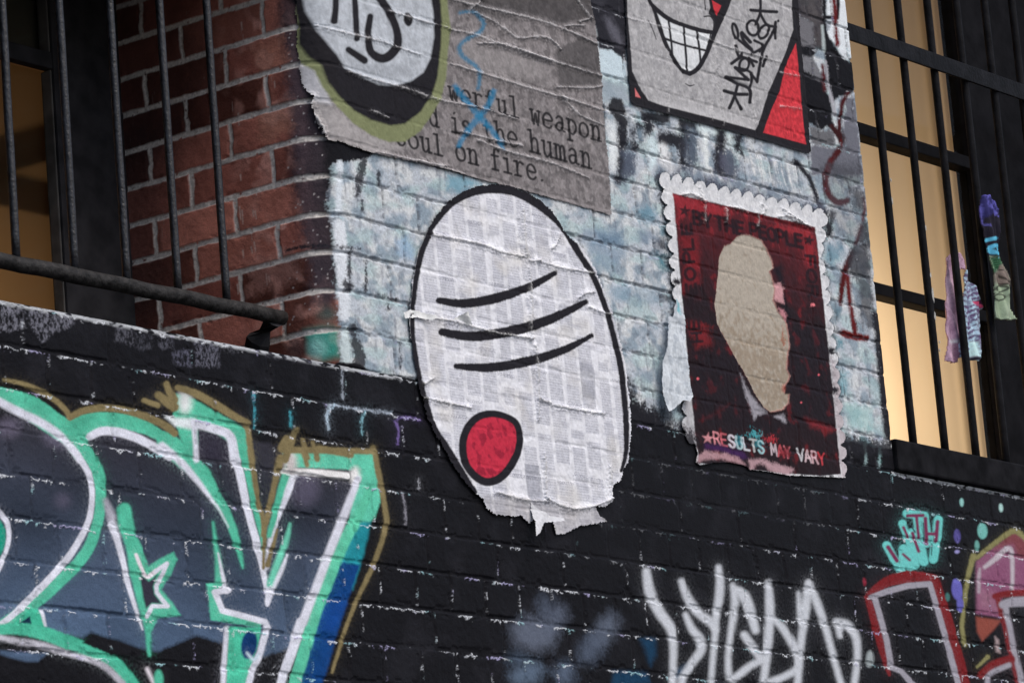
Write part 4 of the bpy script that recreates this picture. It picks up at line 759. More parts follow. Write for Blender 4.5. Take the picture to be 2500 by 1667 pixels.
# loose brushed bars on the rest of the sheet
for wd, pts in (([16,22,24,20,12],[(1068,735),(1130,742),(1210,728),(1290,700),(1350,668)]),([18,24,26,24,14],[(1075,812),(1150,822),(1250,808),(1340,780),(1425,738)]),([14,22,24,20,10],[(1110,895),(1190,898),(1280,884),(1370,856),(1440,820)])):
    sh.stroke(SRC, '1f1e23', wd, pts, soft=1.6, pid=3, rg=.8)
for wd, z, pts in ((9,ZE,[(985,70),(1300,130),(1450,185),(1600,215)]),(11,ZE,[(1600,-120),(1605,50),(1620,170),(1640,240),(1700,245)]),(8,ZE,[(1700,245),(1850,290),(2080,330)]),(9,ZE,[(800,600),(930,630),(1080,650),(1220,685),(1400,735),(1660,775)]),(8,ZE,[(1640,300),(1655,500),(1650,780)]),(6,ZE,[(1680,820),(1700,1000),(1705,1330)]),(6,ZE,[(1970,510),(2020,470),(2085,460)]),(6,ZE,[(920,1090),(960,1060),(985,1050)]),(6,ZE,[(900,1180),(1010,1200),(1240,1250)]),(7,ZE,[(1720,1190),(1850,1240),(2150,1290)]),
   (7,ZF,[(1745,0),(1750,200),(1755,300)]),(8,ZF,[(2200,100),(2198,230),(2205,330)]),(8,ZF,[(1420,265),(1600,315),(1750,330)]),(8,ZF,[(1760,310),(1870,360),(1980,378),(2130,345),(2200,310)]),(6,ZE,[(1850,60),(1830,120),(1800,160)]),(6,ZE,[(2050,560),(2150,600),(2210,610)])):
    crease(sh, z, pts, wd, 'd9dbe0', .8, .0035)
root = p.done({1: ('black_rim', None), 2: ('red_spot', None), 3: ('brush_bar', None)}, 'sheet')
# loose flaps of paper standing off the foot and the left side
def flap(parent, zm, pts, tip, base, lift, c='d3d5d9', off=.005, rg=.6):
    f = Poster('x', None, None, [(zm, pts)], c, off, step=.002, rg=rg); s2 = f.sh
    a = wall([[tip[0]/zm[2]+zm[0], tip[1]/zm[2]+zm[1]]], True)[0]; b = wall([[base[0]/zm[2]+zm[0], base[1]/zm[2]+zm[1]]], True)[0]; v = a-b
    t = np.clip(((s2.u-b[0])[None, :]*v[0]+(s2.z-b[1])[:, None]*v[1])/(v@v), 0, 1.3); s2.h += lift*t**1.6+.004*np.sin(t*6+s2.u[None, :]*60)*t
    s2.rgb *= (.86+.28*fbm(s2.u, s2.z, .015, n=3, seed=180))[..., None]
    k = f.keep[:-1, :-1] & f.keep[1:, 1:]; return sheet_mesh('torn_flap', s2, k, M_PAPER, parent)
flap(root, ZF, [(1650,330),(1700,390),(1760,430),(1815,455),(1810,480),(1700,485),(1670,520),(1640,560),(1595,588),(1640,480)], (1700,500), (1655,330), .022, 'b4b6ba')
flap(root, ZE, [(780,600),(830,578),(900,600),(985,640),(940,660),(860,640),(790,640)], (960,655), (800,600), .014)
flap(root, ZE, [(1100,655),(1190,597),(1240,690),(1170,690)], (1180,600), (1170,690), .016)

# 3. poster with a grin, black rim and a red corner
p = Poster('grin_poster', 'pale grey poster with a big toothed grin, black rim and red corner', 'poster',
    [(SRC, [(x/3.92+1300, y/3.92) for x, y in ((870,-80),(878,280),(892,560),(918,900),(925,985),(960,1012),(1180,1072),(1700,1212),(2130,1330))]+[(x/3.92+1900, y/3.92) for x, y in ((0,1392),(140,1440),(270,1475),(300,1455),(290,1360),(250,900),(200,350),(168,-80))])], '9a9a9c', .0026, rg=.4, mort=.0013)
sh = p.sh; mottle(sh, '', '87878a', .05, 5, .7); mottle(sh, '', 'aeaeb0', .04, 6, .6, .5, .7)
sh.poly(YA, 'b4b4b6', [(1150,960),(1700,1060),(2060,1180),(2100,1260),(1600,1140),(1200,1020)], soft=14, rg=4, a=.7)
IK = '201f23'
G1 = dict(pid=1, soft=1.2)
sh.poly(YA, IK, [(840,-80),(890,-80),(895,180),(932,540),(940,690),(1020,850),(1095,968),(1240,1020),(1700,1135),(2120,1252),(2165,1150),(2240,900),(2352,640),(2420,480),(2480,290),(2470,120),(2465,-80),(2700,-80),(2700,1600),(800,1300)], **G1)
RD3 = 'b2333b'
redp = [(x/3.92+1900, y/3.92) for x, y in ((155,420),(172,560),(200,900),(225,1180),(252,1388))]+[(x/3.92+1300, y/3.92) for x, y in ((2352,1318),(2195,1275),(2270,1060),(2352,880))]+[(x/3.92+1900, y/3.92) for x, y in ((40,690),(90,560))]
sh.poly(SRC, RD3, redp, soft=1.2, pid=2); w, m = sh.mask(SRC, redp, 1.2); sh.rgb[w] *= (1+(m*(fbm(sh.u[w[1]], sh.z[w[0]], .03, n=4, seed=181)-.5)*.9))[..., None]
sh.poly(YA, 'c06a6c', [(965,850),(1022,945),(970,930)], pid=6, soft=1.0)
for i in range(5): sh.stroke(YB, '5c1a22', 6, [(35+24*i, 1195+8*i), (40+24*i, 1290+9*i)], soft=1.2, a=.5)
# face: jaw line, mouth, teeth
sh.poly(YA, IK, [(1660,-80),(1890,-80),(1850,60),(1790,200),(1740,300),(1715,320),(1728,230),(1715,185),(1670,140),(1685,80)], **G1)
sh.poly(YA, RD3, [(1702,10),(1792,62),(1750,158),(1718,90)], soft=1.0, pid=7)
sh.poly(YA, 'c3c7ca', [(1120,50),(1200,150),(1290,205),(1430,258),(1600,310),(1710,330),(1680,420),(1620,560),(1560,660),(1490,705),(1420,665),(1330,540),(1260,420),(1200,260)], soft=1.2, pid=3)
for wd, pts in (([14,44,44,40,44,40],[(1085,-10),(1160,90),(1290,190),(1430,248),(1590,298),(1715,318)]),([16,30,40,40,36,40,44],[(1095,-20),(1150,110),(1200,260),(1262,430),(1330,560),(1415,678),(1490,712)]),([44,46,44,44,50,60,60],[(1490,712),(1565,665),(1640,540),(1695,410),(1750,270),(1820,110),(1880,-60)]),([16,14],[(1715,315),(1722,220),(1690,165),(1630,165)]),
  ([20,22,20],[(1285,200),(1310,380),(1322,540)]),([20,22,20],[(1430,255),(1450,470),(1465,700)]),([20,24,20],[(1555,300),(1580,460),(1592,600)]),([16,16],[(1690,335),(1655,470)]),([24,22,22],[(1240,372),(1400,428),(1640,490)]),([8,14,8],[(1450,808),(1490,828),(1532,818)]),([6,10,6],[(1095,210),(1140,300),(1170,385)]),([8,12],[(1632,-10),(1640,100)])):
    sh.stroke(YA, IK, wd, pts, pid=4, soft=1.2)
TGR = dict(pid=5, soft=1.4)
for wd, pts in ((34,[(1820,875),(1930,905),(2040,910)]),(32,[(1950,820),(1918,930),(1870,1040)]),(30,[(1920,925),(1985,1050)]),(34,[(2066,985),(2062,860),(1930,800),(1835,745)]),(30,[(1835,745),(2050,770)]),(32,[(2050,770),(1925,655)]),(28,[(1925,655),(2080,705),(2062,870)]),(28,[(2080,720),(2135,785)]),(32,[(1890,615),(1965,560)]),(30,[(1932,445),(1965,560),(1990,520)]),
  (30,[(1970,545),(2130,600)]),(28,[(2080,525),(2200,460)]),(28,[(2060,560),(2100,640)]),(28,[(1960,390),(2090,500)]),(28,[(2110,395),(2190,440),(2160,500)]),(36,[(1990,320),(2070,410)]),(34,[(1985,330),(2010,400),(2080,480)]),(30,[(2135,790),(2160,640),(2200,470),(2290,310),(2310,220)]),(32,[(2070,105),(2200,115),(2320,122)]),(28,[(2165,10),(2162,130),(2120,240)]),(28,[(2165,140),(2225,240),(2310,265)]),(28,[(2310,265),(2308,375)]),(30,[(2222,550),(2190,640)])):
    sh.stroke(YA, IK, wd, pts, **TGR)
for x, y, rx, ry, ro in ((2012,625,45,62,.3),(1925,305,22,72,-.25),(2095,275,55,72,-.2),(2200,310,40,70,.5)):
    t = np.linspace(0, 2*math.pi, 17)[:-1]; sh.stroke(YA, IK, 28, [(x+rx*math.cos(a)*math.cos(ro)-ry*math.sin(a)*math.sin(ro), y+rx*math.cos(a)*math.sin(ro)+ry*math.sin(a)*math.cos(ro)) for a in t], closed=True, **TGR)
sh.ell(YA, IK, 2336, 208, 12, 14, soft=1, pid=5)
for z, pts in ((YA,[(900,180),(1100,225),(1300,280)]),(YA,[(1280,490),(1275,700),(1285,1080)]),(YA,[(1720,450),(1725,750),(1700,1170)]),(YA,[(1750,560),(1775,800),(1820,1200)]),(YA,[(2040,0),(2045,150)]),(YA,[(2090,1000),(2120,1190)]),(YA,[(1560,330),(1800,440),(2000,500),(2350,600)]),(YB,[(0,700),(100,720),(180,730)]),(YB,[(0,1020),(100,1030),(200,1050)])):
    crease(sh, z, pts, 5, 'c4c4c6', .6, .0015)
p.done({1: ('black_rim', None), 2: ('red_corner', None), 6: ('red_patch', None), 7: ('red_patch', None), 3: ('teeth', None), 4: ('face_line', None), 5: ('tag_lettering', 'black marker tag written up the sheet')}, 'sheet')

# 4. stamp-shaped poster, its portrait torn away
p = Poster('stamp_poster', 'dark red stamp-shaped poster with a beige hole torn where its portrait was', 'poster', [(SRC, STAMP)], 'c6c8cb', .0026, rg=.8, mort=.0013)
sh = p.sh; U, Zc = sh.u, sh.z; mottle(sh, '', 'b0b3b8', .05, 9, .6)
sh.poly(YD, '97979b', [(470,250),(560,250),(620,1140),(520,1120),(480,700)], soft=10, rg=5, a=.7); sh.poly(YD, '6d696e', [(470,900),(620,1000),(640,1150),(500,1120)], soft=12, rg=8, a=.8)
sh.poly(YD, '9c8f94', [(1890,250),(2080,560),(2080,1440),(1990,1440)], soft=10, rg=4, a=.65)
for x, y in ((1900,225),(1935,600),(505,285)): sh.ell(YD, '26252a', x, y, 45, 30, soft=4, rg=3)
for x, y in ((425,1130),(470,1490)): sh.ell(YC, '26252a', x, y, 40, 32, soft=4, rg=3)
pan = [(390/3.92+1540, 285/3.92+400), (1752/3.92+1540, 610/3.92+400), (1855/3.92+1540, 800), (1998/3.92+1540, 1402/3.92+800), (1800/3.92+1540, 1420/3.92+800), (1400/3.92+1540, 1390/3.92+800), (640/3.92+1540, 1300/3.92+800), (610/3.92+1540, 1110/3.92+800), (500/3.92+1540, 800)]
w, m = sh.mask(SRC, pan, 1.4, .4)
n1 = fbm(U[w[1]], Zc[w[0]], .10, n=5, seed=190); n2 = fbm(U[w[1]], Zc[w[0]], .05, .07, n=4, seed=191)
hz = np.clip((Zc[w[0]]-2.2)/.28, 0, 1)[:, None]*np.ones_like(n1)
rc = S('1f1418')+(S('541a1f')-S('1f1418'))*np.clip(hz*.9+.7*(n1-.5), 0, 1)[..., None]
rc = rc+(S('8a252b')-rc)*(sst(.5, .75, n2)*.6*sst(.6, 1.0, hz+.5*(n1-.5)))[..., None]
rc = rc+(S('6c1a1e')-rc)*(sst(.62, .75, n1)*.5*(hz < .5))[..., None]
sh.put(w, m, rc, 1, .42)
P1 = dict(pid=1)
sh.poly(YC, '8e2830', [(400,300),(520,330),(680,370),(900,430),(900,500),(700,480),(560,440),(430,560),(470,640),(440,560)], soft=8, rg=4, a=.75, **P1)
sh.poly(YC, '8c2a30', [(1380,600),(1560,620),(1700,640),(1740,720),(1600,700),(1420,640)], soft=8, rg=4, a=.7, **P1); sh.poly(YC, '8c252c', [(1640,760),(1740,760),(1760,980),(1680,1000),(1640,900)], soft=10, rg=5, a=.7, **P1)
sh.poly(YC, '7a1c22', [(460,700),(620,700),(640,1150),(520,1180)], soft=12, rg=5, a=.6, **P1); sh.poly(YC, '7e1e22', [(530,1500),(640,1520),(760,1568),(560,1568)], soft=10, rg=4, a=.7, **P1); sh.poly(YD, '7e1e22', [(530,0),(720,40),(760,160),(620,200)], soft=12, rg=5, a=.6, **P1)
sh.poly(YC, '201418', [(500,1440),(800,1450),(820,1500),(520,1500)], soft=6, rg=2, a=.8, **P1)
sh.poly(YD, '6e1f24', [(1650,860),(1800,920),(1940,980),(1900,1000),(1720,950)], soft=10, rg=4, a=.9, **P1); sh.poly(YD, '5c1c20', [(650,890),(830,790),(930,730),(900,770),(780,850)], soft=8, rg=3, a=.8, **P1)
sh.poly(YC, '17131a', [(1330,1000),(1420,980),(1480,1250),(1500,1568),(1480,1568),(1440,1300),(1380,1100)], soft=8, rg=3, a=.9, **P1)
sh.poly(YD, '19141a', [(600,250),(850,180),(1000,330),(1100,600),(1180,880),(1500,880),(1540,0),(1860,0),(1930,700),(1900,900),(1650,880),(1400,1000),(800,960),(640,900)], soft=16, rg=6, a=.6, **P1)
# words round the edge
WD = dict(soft=1.6, pid=2, a=.9)
def star(z, c, x, y, r, rot, **k): sh.poly(z, c, [(x+(r if i % 2 == 0 else r*.42)*math.sin(i*math.pi/5+rot), y-(r if i % 2 == 0 else r*.42)*math.cos(i*math.pi/5+rot)) for i in range(10)], **k)
DKR = '1e1116'
star(YC, DKR, 500, 455, 62, .15, **WD)
for s_, a, b in (('BY', (582,572), (770,618)), ('THE', (792,622), (1082,690)), ('PEOPLE', (1125,690), (1640,810))): sh.text(YC, DKR, CAPS, s_, a, b, (-12, -118), 32, **WD)
star(YC, DKR, 1690, 735, 58, .2, **WD)
sh.text(YC, DKR, CAPS, 'FOR', (1655,860), (1690,1290), (88, 12), 30, **WD)
for ch, y, x in (('E', 690, 572), ('L', 840, 585), ('P', 960, 592), ('O', 1120, 605), ('E', 1265, 615), ('P', 1400, 625)): sh.text(YC, DKR, CAPS, ch, (x, y), (x-14, y-132), (-92, 6), 30, **WD)
sh.text(YC, DKR, CAPS, 'E', (640,1600), (628,1480), (-92, 6), 28, **WD); sh.text(YD, DKR, CAPS, 'H', (668,150), (655,30), (-92, 6), 28, **WD); sh.text(YD, DKR, CAPS, 'T', (684,300), (668,180), (-92, 6), 28, **WD)
WT = dict(soft=1.5, pid=3, a=.9)
star(YD, 'b97f84', 722, 1060, 58, .1, soft=1.8, pid=3, a=.9)
sh.text(YD, ['c47f86','b05a62','b9b4bc','9fb8bc','b4b6bc','a3a6a6','8fb3b8'], CAPS, 'RESULTS', (778,1110), (1275,1205), (-14, -112), 17, **WT)
sh.text(YD, ['b9aab0','b05058','b0626a'], CAPS, 'MAY', (1330,1215), (1525,1255), (-14, -110), 15, **{**WT, 'pid': 6}); sh.text(YD, ['b9b9bd','c0a9ae','b9989e','b03a40'], CAPS, 'VARY', (1585,1268), (1852,1318), (-14, -112), 16, **{**WT, 'pid': 7})
for c, x, y, rx, ry in (('3f8f98',1140,1020,45,35),('4a9aa2',1200,1040,30,40),('2f6f7a',1030,1090,40,50),('a83038',1320,1070,50,30),('6b1a22',1460,1200,50,40),('2b6a74',1215,1110,50,40)): sh.ell(YD, c, x, y, rx, ry, soft=5, rg=8, a=.75, pid=1)
sh.text(YD, ['b9b4bc','9fb8bc','b4b6bc','a3a6a6','8fb3b8'], CAPS, 'SULTS', (930,1140), (1275,1205), (-14, -112), 14, **WT)
sh.poly(YD, '3a1c4c', [(690,1110),(850,1130),(1060,1190),(1110,1250),(1050,1260),(860,1190),(700,1170)], soft=8, rg=3, a=.85, pid=1)
sh.poly(YD, 'a58288', [(620,1230),(700,1180),(860,1200),(1000,1240),(1080,1310),(980,1290),(850,1260),(720,1260),(610,1310)], soft=6, rg=3, a=.9, pid=1); sh.poly(YD, 'a98a90', [(1110,1260),(1250,1260),(1400,1310),(1540,1350),(1510,1420),(1340,1380),(1220,1290),(1130,1370)], soft=6, rg=3, a=.9, pid=1)
for x, y, r in ((628,490,12),(1785,452,10),(1615,718,8)): sh.ell(YD, 'd6606a', x, y, r, r, soft=1.5, pid=1)
sh.ell(YC, 'd8747a', 1728, 1350, 22, 18, soft=2, rg=3, pid=1)
sh.poly(YD, '202025', [(440,900),(560,1000),(640,1140),(560,1200),(640,1300),(600,1400),(440,1400)], soft=10, rg=9, a=.85); sh.poly(YD, '202025', [(600,1330),(760,1290),(1000,1330),(1120,1400),(1500,1440),(1500,1600),(600,1600)], soft=10, rg=8, a=.9, pid=1); sh.poly(YD, '1c1c21', [(440,1230),(620,1330),(1000,1380),(1300,1430),(1900,1425),(2100,1470),(2100,1600),(440,1600)], soft=6, rg=9, a=.95)
# bow tie and collar below the tear, torn pink fibres at its edge
for pts in ([(1035,440),(1075,540),(1130,640),(1200,730),(1285,815),(1200,840),(1165,885),(1140,800),(1080,640)], [(1360,850),(1450,825),(1470,915),(1410,880)]): sh.poly(YD, '8f8d95', pts, soft=4, rg=2, a=.9, pid=8)
sh.poly(YC, 'b3868a', [(1355,1150),(1420,1140),(1455,1200),(1440,1290),(1450,1340),(1410,1330),(1360,1300)], soft=3, rg=2, pid=9); sh.poly(YC, 'a9737a', [(1400,1380),(1450,1400),(1475,1450),(1470,1520),(1420,1450)], soft=3, rg=2, pid=10)
tear = [(x/3.92+1540, y/3.92+400) for x, y in ((1000,700),(1050,678),(1130,684),(1230,730),(1290,820),(1340,930),(1352,1000),(1318,1030),(1340,1100),(1368,1200),(1350,1310),(1400,1420),(1450,1480),(1480,1530))]+[(x/3.92+1540, y/3.92+800) for x, y in ((1500,90),(1508,190),(1485,290),(1482,400),(1512,470),(1490,520),(1450,580),(1465,640),(1503,640),(1500,720),(1450,785),(1390,800),(1330,812),(1268,765),(1170,620),(1100,470),(1020,340),(930,180),(850,20))]+[(x/3.92+1540, y/3.92+400) for x, y in ((815,1540),(788,1350),(802,1240),(822,1080),(830,900),(880,790),(945,765))]
sh.poly(SRC, 'a07a72', tear, soft=2.0, rg=1.0, pid=4); w, m = sh.mask(SRC, tear, 1.0, .8)
w2, m2 = sh.mask(SRC, [(1745+(x-1745)*.985, 775+(y-775)*.992) for x, y in tear], 1.0, .8)
nb = fbm(U[w2[1]], Zc[w2[0]], .04, n=5, seed=195); nb2 = fbm(U[w2[1]], Zc[w2[0]], .006, n=2, seed=196)
bc = S('9d968b')*(.86+.28*nb2)[..., None]; bc = bc+(S('8a7f71')-bc)*(sst(.35, .85, nb+.35*np.clip((2.22-Zc[w2[0]])/.12, -.3, 1)[:, None]-.1))[..., None]
sh.put(w2, m2, bc, 5, .75); sh.h[w2] -= .0012*m2
sh.stroke(YD, '8a4a34', [10,16,10], [(1450,0),(1445,100),(1460,200)], soft=4, rg=4, a=.7); sh.ell(YD, '9a4a38', 1450, 580, 10, 35, soft=4, a=.7)
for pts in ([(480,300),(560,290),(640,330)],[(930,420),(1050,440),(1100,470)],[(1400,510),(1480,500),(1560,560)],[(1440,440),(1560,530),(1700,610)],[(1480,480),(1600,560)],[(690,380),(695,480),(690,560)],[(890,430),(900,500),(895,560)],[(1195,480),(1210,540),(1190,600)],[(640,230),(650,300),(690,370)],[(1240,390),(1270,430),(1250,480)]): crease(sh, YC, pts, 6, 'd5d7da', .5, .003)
p.done({1: ('red_panel', None), 2: ('dark_lettering', None), 3: ('pale_word', None), 6: ('pale_word', None), 7: ('pale_word', None), 8: ('printed_collar', None), 4: ('torn_edge', None), 9: ('torn_fibre', None), 10: ('torn_fibre', None), 5: ('torn_patch', 'beige bare backing where the portrait is torn off')}, 'stamp_border')

# 5. strip of white paper hanging loose beside the stamp
strip = [(x/3.92+1540, y/3.92+800) for x, y in ((300,-100),(400,-90),(465,-20),(468,200),(478,330),(490,500),(530,660),(500,720),(430,710),(380,760),(345,790),(295,820),(270,760),(240,640),(225,480),(250,300),(280,120))]
p = Poster('paper_strip', 'torn white strip of paper hanging beside the stamp-shaped poster', 'paper', [(SRC, [(1540+372/3.92, 400+1300/3.92), (1540+420/3.92, 400+1370/3.92), (1540+445/3.92, 400+1470/3.92)]+strip[2:]+strip[:1]+[(1540+330/3.92, 400+1480/3.92)])], 'bcc3c9', .0055, rg=1.0, mort=.001)
sh = p.sh; mottle(sh, '', '8f98a2', .05, 12, .6, .48, .7); sh.rgb += (S('a0a8b0')-sh.rgb)*(sst(.5, .7, fbm(sh.u, sh.z, .02, .12, n=3, seed=201))*.5)[..., None]
sh.poly(YC, '5aa4ae', [(372,1310),(400,1360),(405,1460),(370,1420)], soft=3, rg=2, a=.8)
sh.h += (.016*np.clip((2.33-sh.z)/.06, 0, 1)**1.5)[:, None]*(.3+fbm(sh.u, sh.z, .08, n=1, seed=200))
p.done({}, 'paper_strip_sheet')

# ------------------------------------------------------------------ plain masses: ground, rest of the wall
def box(bm, x0, x1, y0, y1, z0, z1):
    v = [bm.verts.new(p) for p in ((x0,y0,z0),(x1,y0,z0),(x1,y1,z0),(x0,y1,z0),(x0,y0,z1),(x1,y0,z1),(x1,y1,z1),(x0,y1,z1))]
    for f in ((3,2,1,0),(4,5,6,7),(0,1,5,4),(1,2,6,5),(2,3,7,6),(3,0,4,7)): bm.faces.new([v[i] for i in f])
def tube(bm, pts, r, n=12, jitter=0.0, seed=0):
    rd = random.Random(seed); rings = []; P = [Vector(p) for p in pts]
    for i, p in enumerate(P):
        d = (P[min(i+1, len(P)-1)]-P[max(i-1, 0)]).normalized(); a = d.orthogonal().normalized(); b = d.cross(a)
        rr = r[i] if isinstance(r, (list, tuple)) else r
        rings.append([bm.verts.new(p+(a*math.cos(t)+b*math.sin(t))*rr*(1+jitter*(rd.random()-.5))) for t in [2*math.pi*k/n for k in range(n)]])
    for A, B in zip(rings, rings[1:]):
        for k in range(n): bm.faces.new((A[k], A[(k+1) % n], B[(k+1) % n], B[k]))
    bm.faces.new(rings[0][::-1]); bm.faces.new(rings[-1])
def mesh(name, bm, mat, parent=None, bevel=0.0, smooth_=False, kind=None):
    if bevel: bmesh.ops.bevel(bm, geom=list(bm.edges), offset=bevel, segments=2, affect='EDGES', profile=.6)
    bmesh.ops.recalc_face_normals(bm, faces=list(bm.faces))
    me = bpy.data.meshes.new(name); bm.to_mesh(me); bm.free()
    if smooth_: me.polygons.foreach_set('use_smooth', [True]*len(me.polygons))
    o = link(name, me, mat, parent)
    if kind: o['kind'] = kind
    return o
def nb(): return bmesh.new()
def brick_mat():
    m = bpy.data.materials.new('plain_brick'); m.use_nodes = True; t = m.node_tree; b = t.nodes['Principled BSDF']
    tc = t.nodes.new('ShaderNodeTexCoord'); mp = t.nodes.new('ShaderNodeMapping'); mp.inputs['Rotation'].default_value = (math.radians(90), 0, 0)
    k = t.nodes.new('ShaderNodeTexBrick'); k.inputs['Scale'].default_value = 1.0; k.inputs['Brick Width'].default_value = .25; k.inputs['Row Height'].default_value = CH; k.inputs['Mortar Size'].default_value = .005
    k.inputs['Color1'].default_value = (.013, .0125, .0145, 1); k.inputs['Color2'].default_value = (.017, .016, .018, 1); k.inputs['Mortar'].default_value = (.015, .015, .016, 1)
    t.links.new(tc.outputs['Object'], mp.inputs['Vector']); t.links.new(mp.outputs[0], k.inputs['Vector']); t.links.new(k.outputs['Color'], b.inputs['Base Color'])
    u = t.nodes.new('ShaderNodeBump'); u.invert = True; u.inputs['Strength'].default_value = .6; u.inputs['Distance'].default_value = .006; t.links.new(k.outputs['Fac'], u.inputs['Height']); t.links.new(u.outputs['Normal'], b.inputs['Normal'])
    b.inputs['Roughness'].default_value = .6; b.inputs['Specular IOR Level'].default_value = .1
    return m
M_BRICK = brick_mat()
bm = nb()
for a in ((1,5.30,0,.6,-1.6,Z0-.004),(5.30,10.45,.03,.6,-1.6,Z0-.006),(5.30,10.45,.001,.03,-1.6,1.02),(10.45,16,0,.6,-1.6,Z0-.004),(1,4.45,0,.6,Z0-.004,5.2),(4.45,XJ+.02,0.001,.6,2.84,5.2),(XJ+.03,9.008,.10,.6,Z0-.006,5.2),(XJ+.06,9.008,.001,.03,3.44,5.2),(9.008,11.3,.001,.6,3.9,5.2),(11.3,16,0,.6,Z0-.004,5.2)):
    box(bm, *a)
mesh('wall_core', bm, M_BRICK, wall_thing)
bm = nb(); box(bm, 4.45, XJ+.03, .012, .58, 1.70, Z0-.003); mesh('window_ledge', bm, pmat('ledge', (.03,.03,.032), .7, bump=.5, bscale=40, var=.5, spec=.1), wall_thing, .004)
bm = nb(); box(bm, 9.014, 11.3, -.014, .36, Z0+.003, 1.958); mesh('window_sill', bm, pmat('sill_paint', (.011,.011,.013), .6, bump=.4, bscale=30, var=.5, spec=.03), wall_thing, .006)['label'] = 'black painted sill under the right window'
bm = nb(); box(bm, -60, 80, -60, 60, -2.0, -1.6)
mesh('ground', bm, pmat('bluestone', (.07,.07,.075), .7, bump=.6, bscale=8, var=.4, vscale=4), None, kind='structure')

# ------------------------------------------------------------------ windows with lit rooms behind blinds
M_FRAME = pmat('frame_paint', (.032,.032,.036), .6, bump=.2, bscale=50, var=.3, spec=.04)
M_FRAME2 = pmat('frame_paint_dark', (.010,.010,.012), .6, bump=.2, bscale=50, var=.3, spec=.03)
M_DARK = pmat('black_iron', (.010,.010,.012), .5, bump=.5, bscale=90, var=.4, spec=.06)
M_BEAD = pmat('bead_paint', (.11,.105,.10), .6, var=.3, spec=.15)
M_IRON = pmat('painted_iron', (.012,.013,.017), .34, bump=.5, bscale=160, var=.6, vscale=60, spec=.5)
M_ROOM = pmat('room_plaster', (.25,.18,.11), .8)
def trans_mat(name, c, var=.1):
    m = bpy.data.materials.new(name); m.use_nodes = True; t = m.node_tree
    t.nodes.remove(t.nodes['Principled BSDF']); a = t.nodes.new('ShaderNodeBsdfTranslucent'); a.inputs['Color'].default_value = (*c, 1)
    d = t.nodes.new('ShaderNodeBsdfDiffuse'); d.inputs['Color'].default_value = (*[x*.05 for x in c], 1)
    s = t.nodes.new('ShaderNodeAddShader'); t.links.new(a.outputs[0], s.inputs[0]); t.links.new(d.outputs[0], s.inputs[1]); t.links.new(s.outputs[0], t.nodes['Material Output'].inputs[0])
    return m
def glass_mat():
    m = bpy.data.materials.new('window_glass'); m.use_nodes = True; t = m.node_tree; t.nodes.remove(t.nodes['Principled BSDF'])
    a = t.nodes.new('ShaderNodeBsdfTransparent'); a.inputs['Color'].default_value = (.9, .92, .9, 1); g = t.nodes.new('ShaderNodeBsdfGlossy'); g.inputs['Roughness'].default_value = .08
    x = t.nodes.new('ShaderNodeMixShader'); x.inputs[0].default_value = .015; t.links.new(a.outputs[0], x.inputs[1]); t.links.new(g.outputs[0], x.inputs[2]); t.links.new(x.outputs[0], t.nodes['Material Output'].inputs[0])
    return m
M_GLASS = glass_mat()
def lamp(loc, watts, size, c=(1, .80, .55)):
    l = bpy.data.lights.new('room_lamp', 'POINT'); l.energy = watts; l.shadow_soft_size = size; l.color = c
    o = bpy.data.objects.new('room_lamp', l); col.objects.link(o); o.location = loc
def room(name, x0, x1, y0, y1, z0, z1):
    bm = nb()
    for a in ((x0-.05,x0,y0,y1,z0,z1),(x1,x1+.05,y0,y1,z0,z1),(x0,x1,y1,y1+.05,z0,z1),(x0,x1,y0,y1,z0-.05,z0),(x0,x1,y0,y1,z1,z1+.05)): box(bm, *a)
    return mesh(name, bm, M_ROOM, None, kind='structure')

# left window, set back in its brick recess
YL = .56
xb0 = on_y(124, 0, YL)[0]; xs = (xb0+on_y(156, 634, YL)[0])/2; xg = (on_y(105, 0, YL)[0]+on_y(141, 634, YL)[0])/2
zt = on_y(70, 112, YL)[1]; zt2 = on_y(70, 153, YL)[1]
wl = empty('sash_window', (5.6, YL, Z0), 'black framed window glowing amber behind the brick recess and round bars', 'window')
bm = nb(); box(bm, xs, XJ+.06, YL, YL+.03, Z0-.01, 3.1); box(bm, 4.45, 4.75, YL, YL+.03, Z0-.01, 3.1); box(bm, 4.75, xs, YL+.002, YL+.028, Z0-.01, 1.93); box(bm, 4.75, xs, YL+.002, YL+.028, zt2, zt); mesh('frame', bm, M_FRAME, wl, .004)
bm = nb(); box(bm, xs-.005, xs-.0005, YL+.006, YL+.036, 1.931, zt2-.001); box(bm, xs-.005, xs-.0005, YL+.006, YL+.036, zt+.001, 3.09); mesh('glazing_bead', bm, M_BEAD, wl, .003)
bm = nb(); box(bm, 4.75, xs-.006, YL+.030, YL+.034, 1.931, zt2-.001); mesh('pane', bm, M_GLASS, wl)
bm = nb(); box(bm, 4.75, xs-.006, YL+.030, YL+.034, zt+.001, 3.09); mesh('pane', bm, M_GLASS, wl)
bm = nb(); box(bm, 4.70, xs+.1, YL+.050, YL+.052, 1.90, zt-.01); mesh('blind', bm, trans_mat('amber_blind', (.56, .42, .29)), wl)
bm = nb(); box(bm, 4.70, xs+.1, YL+.048, YL+.053, zt-.008, 3.12); mesh('added_upper_pane_backing', bm, pmat('added_dark_backing', (.06,.05,.04), .8), wl)  # opaque sheet added behind the upper pane to keep it dark
room('room', 4.5, 6.9, YL+.056, 2.6, 1.6, 3.3)
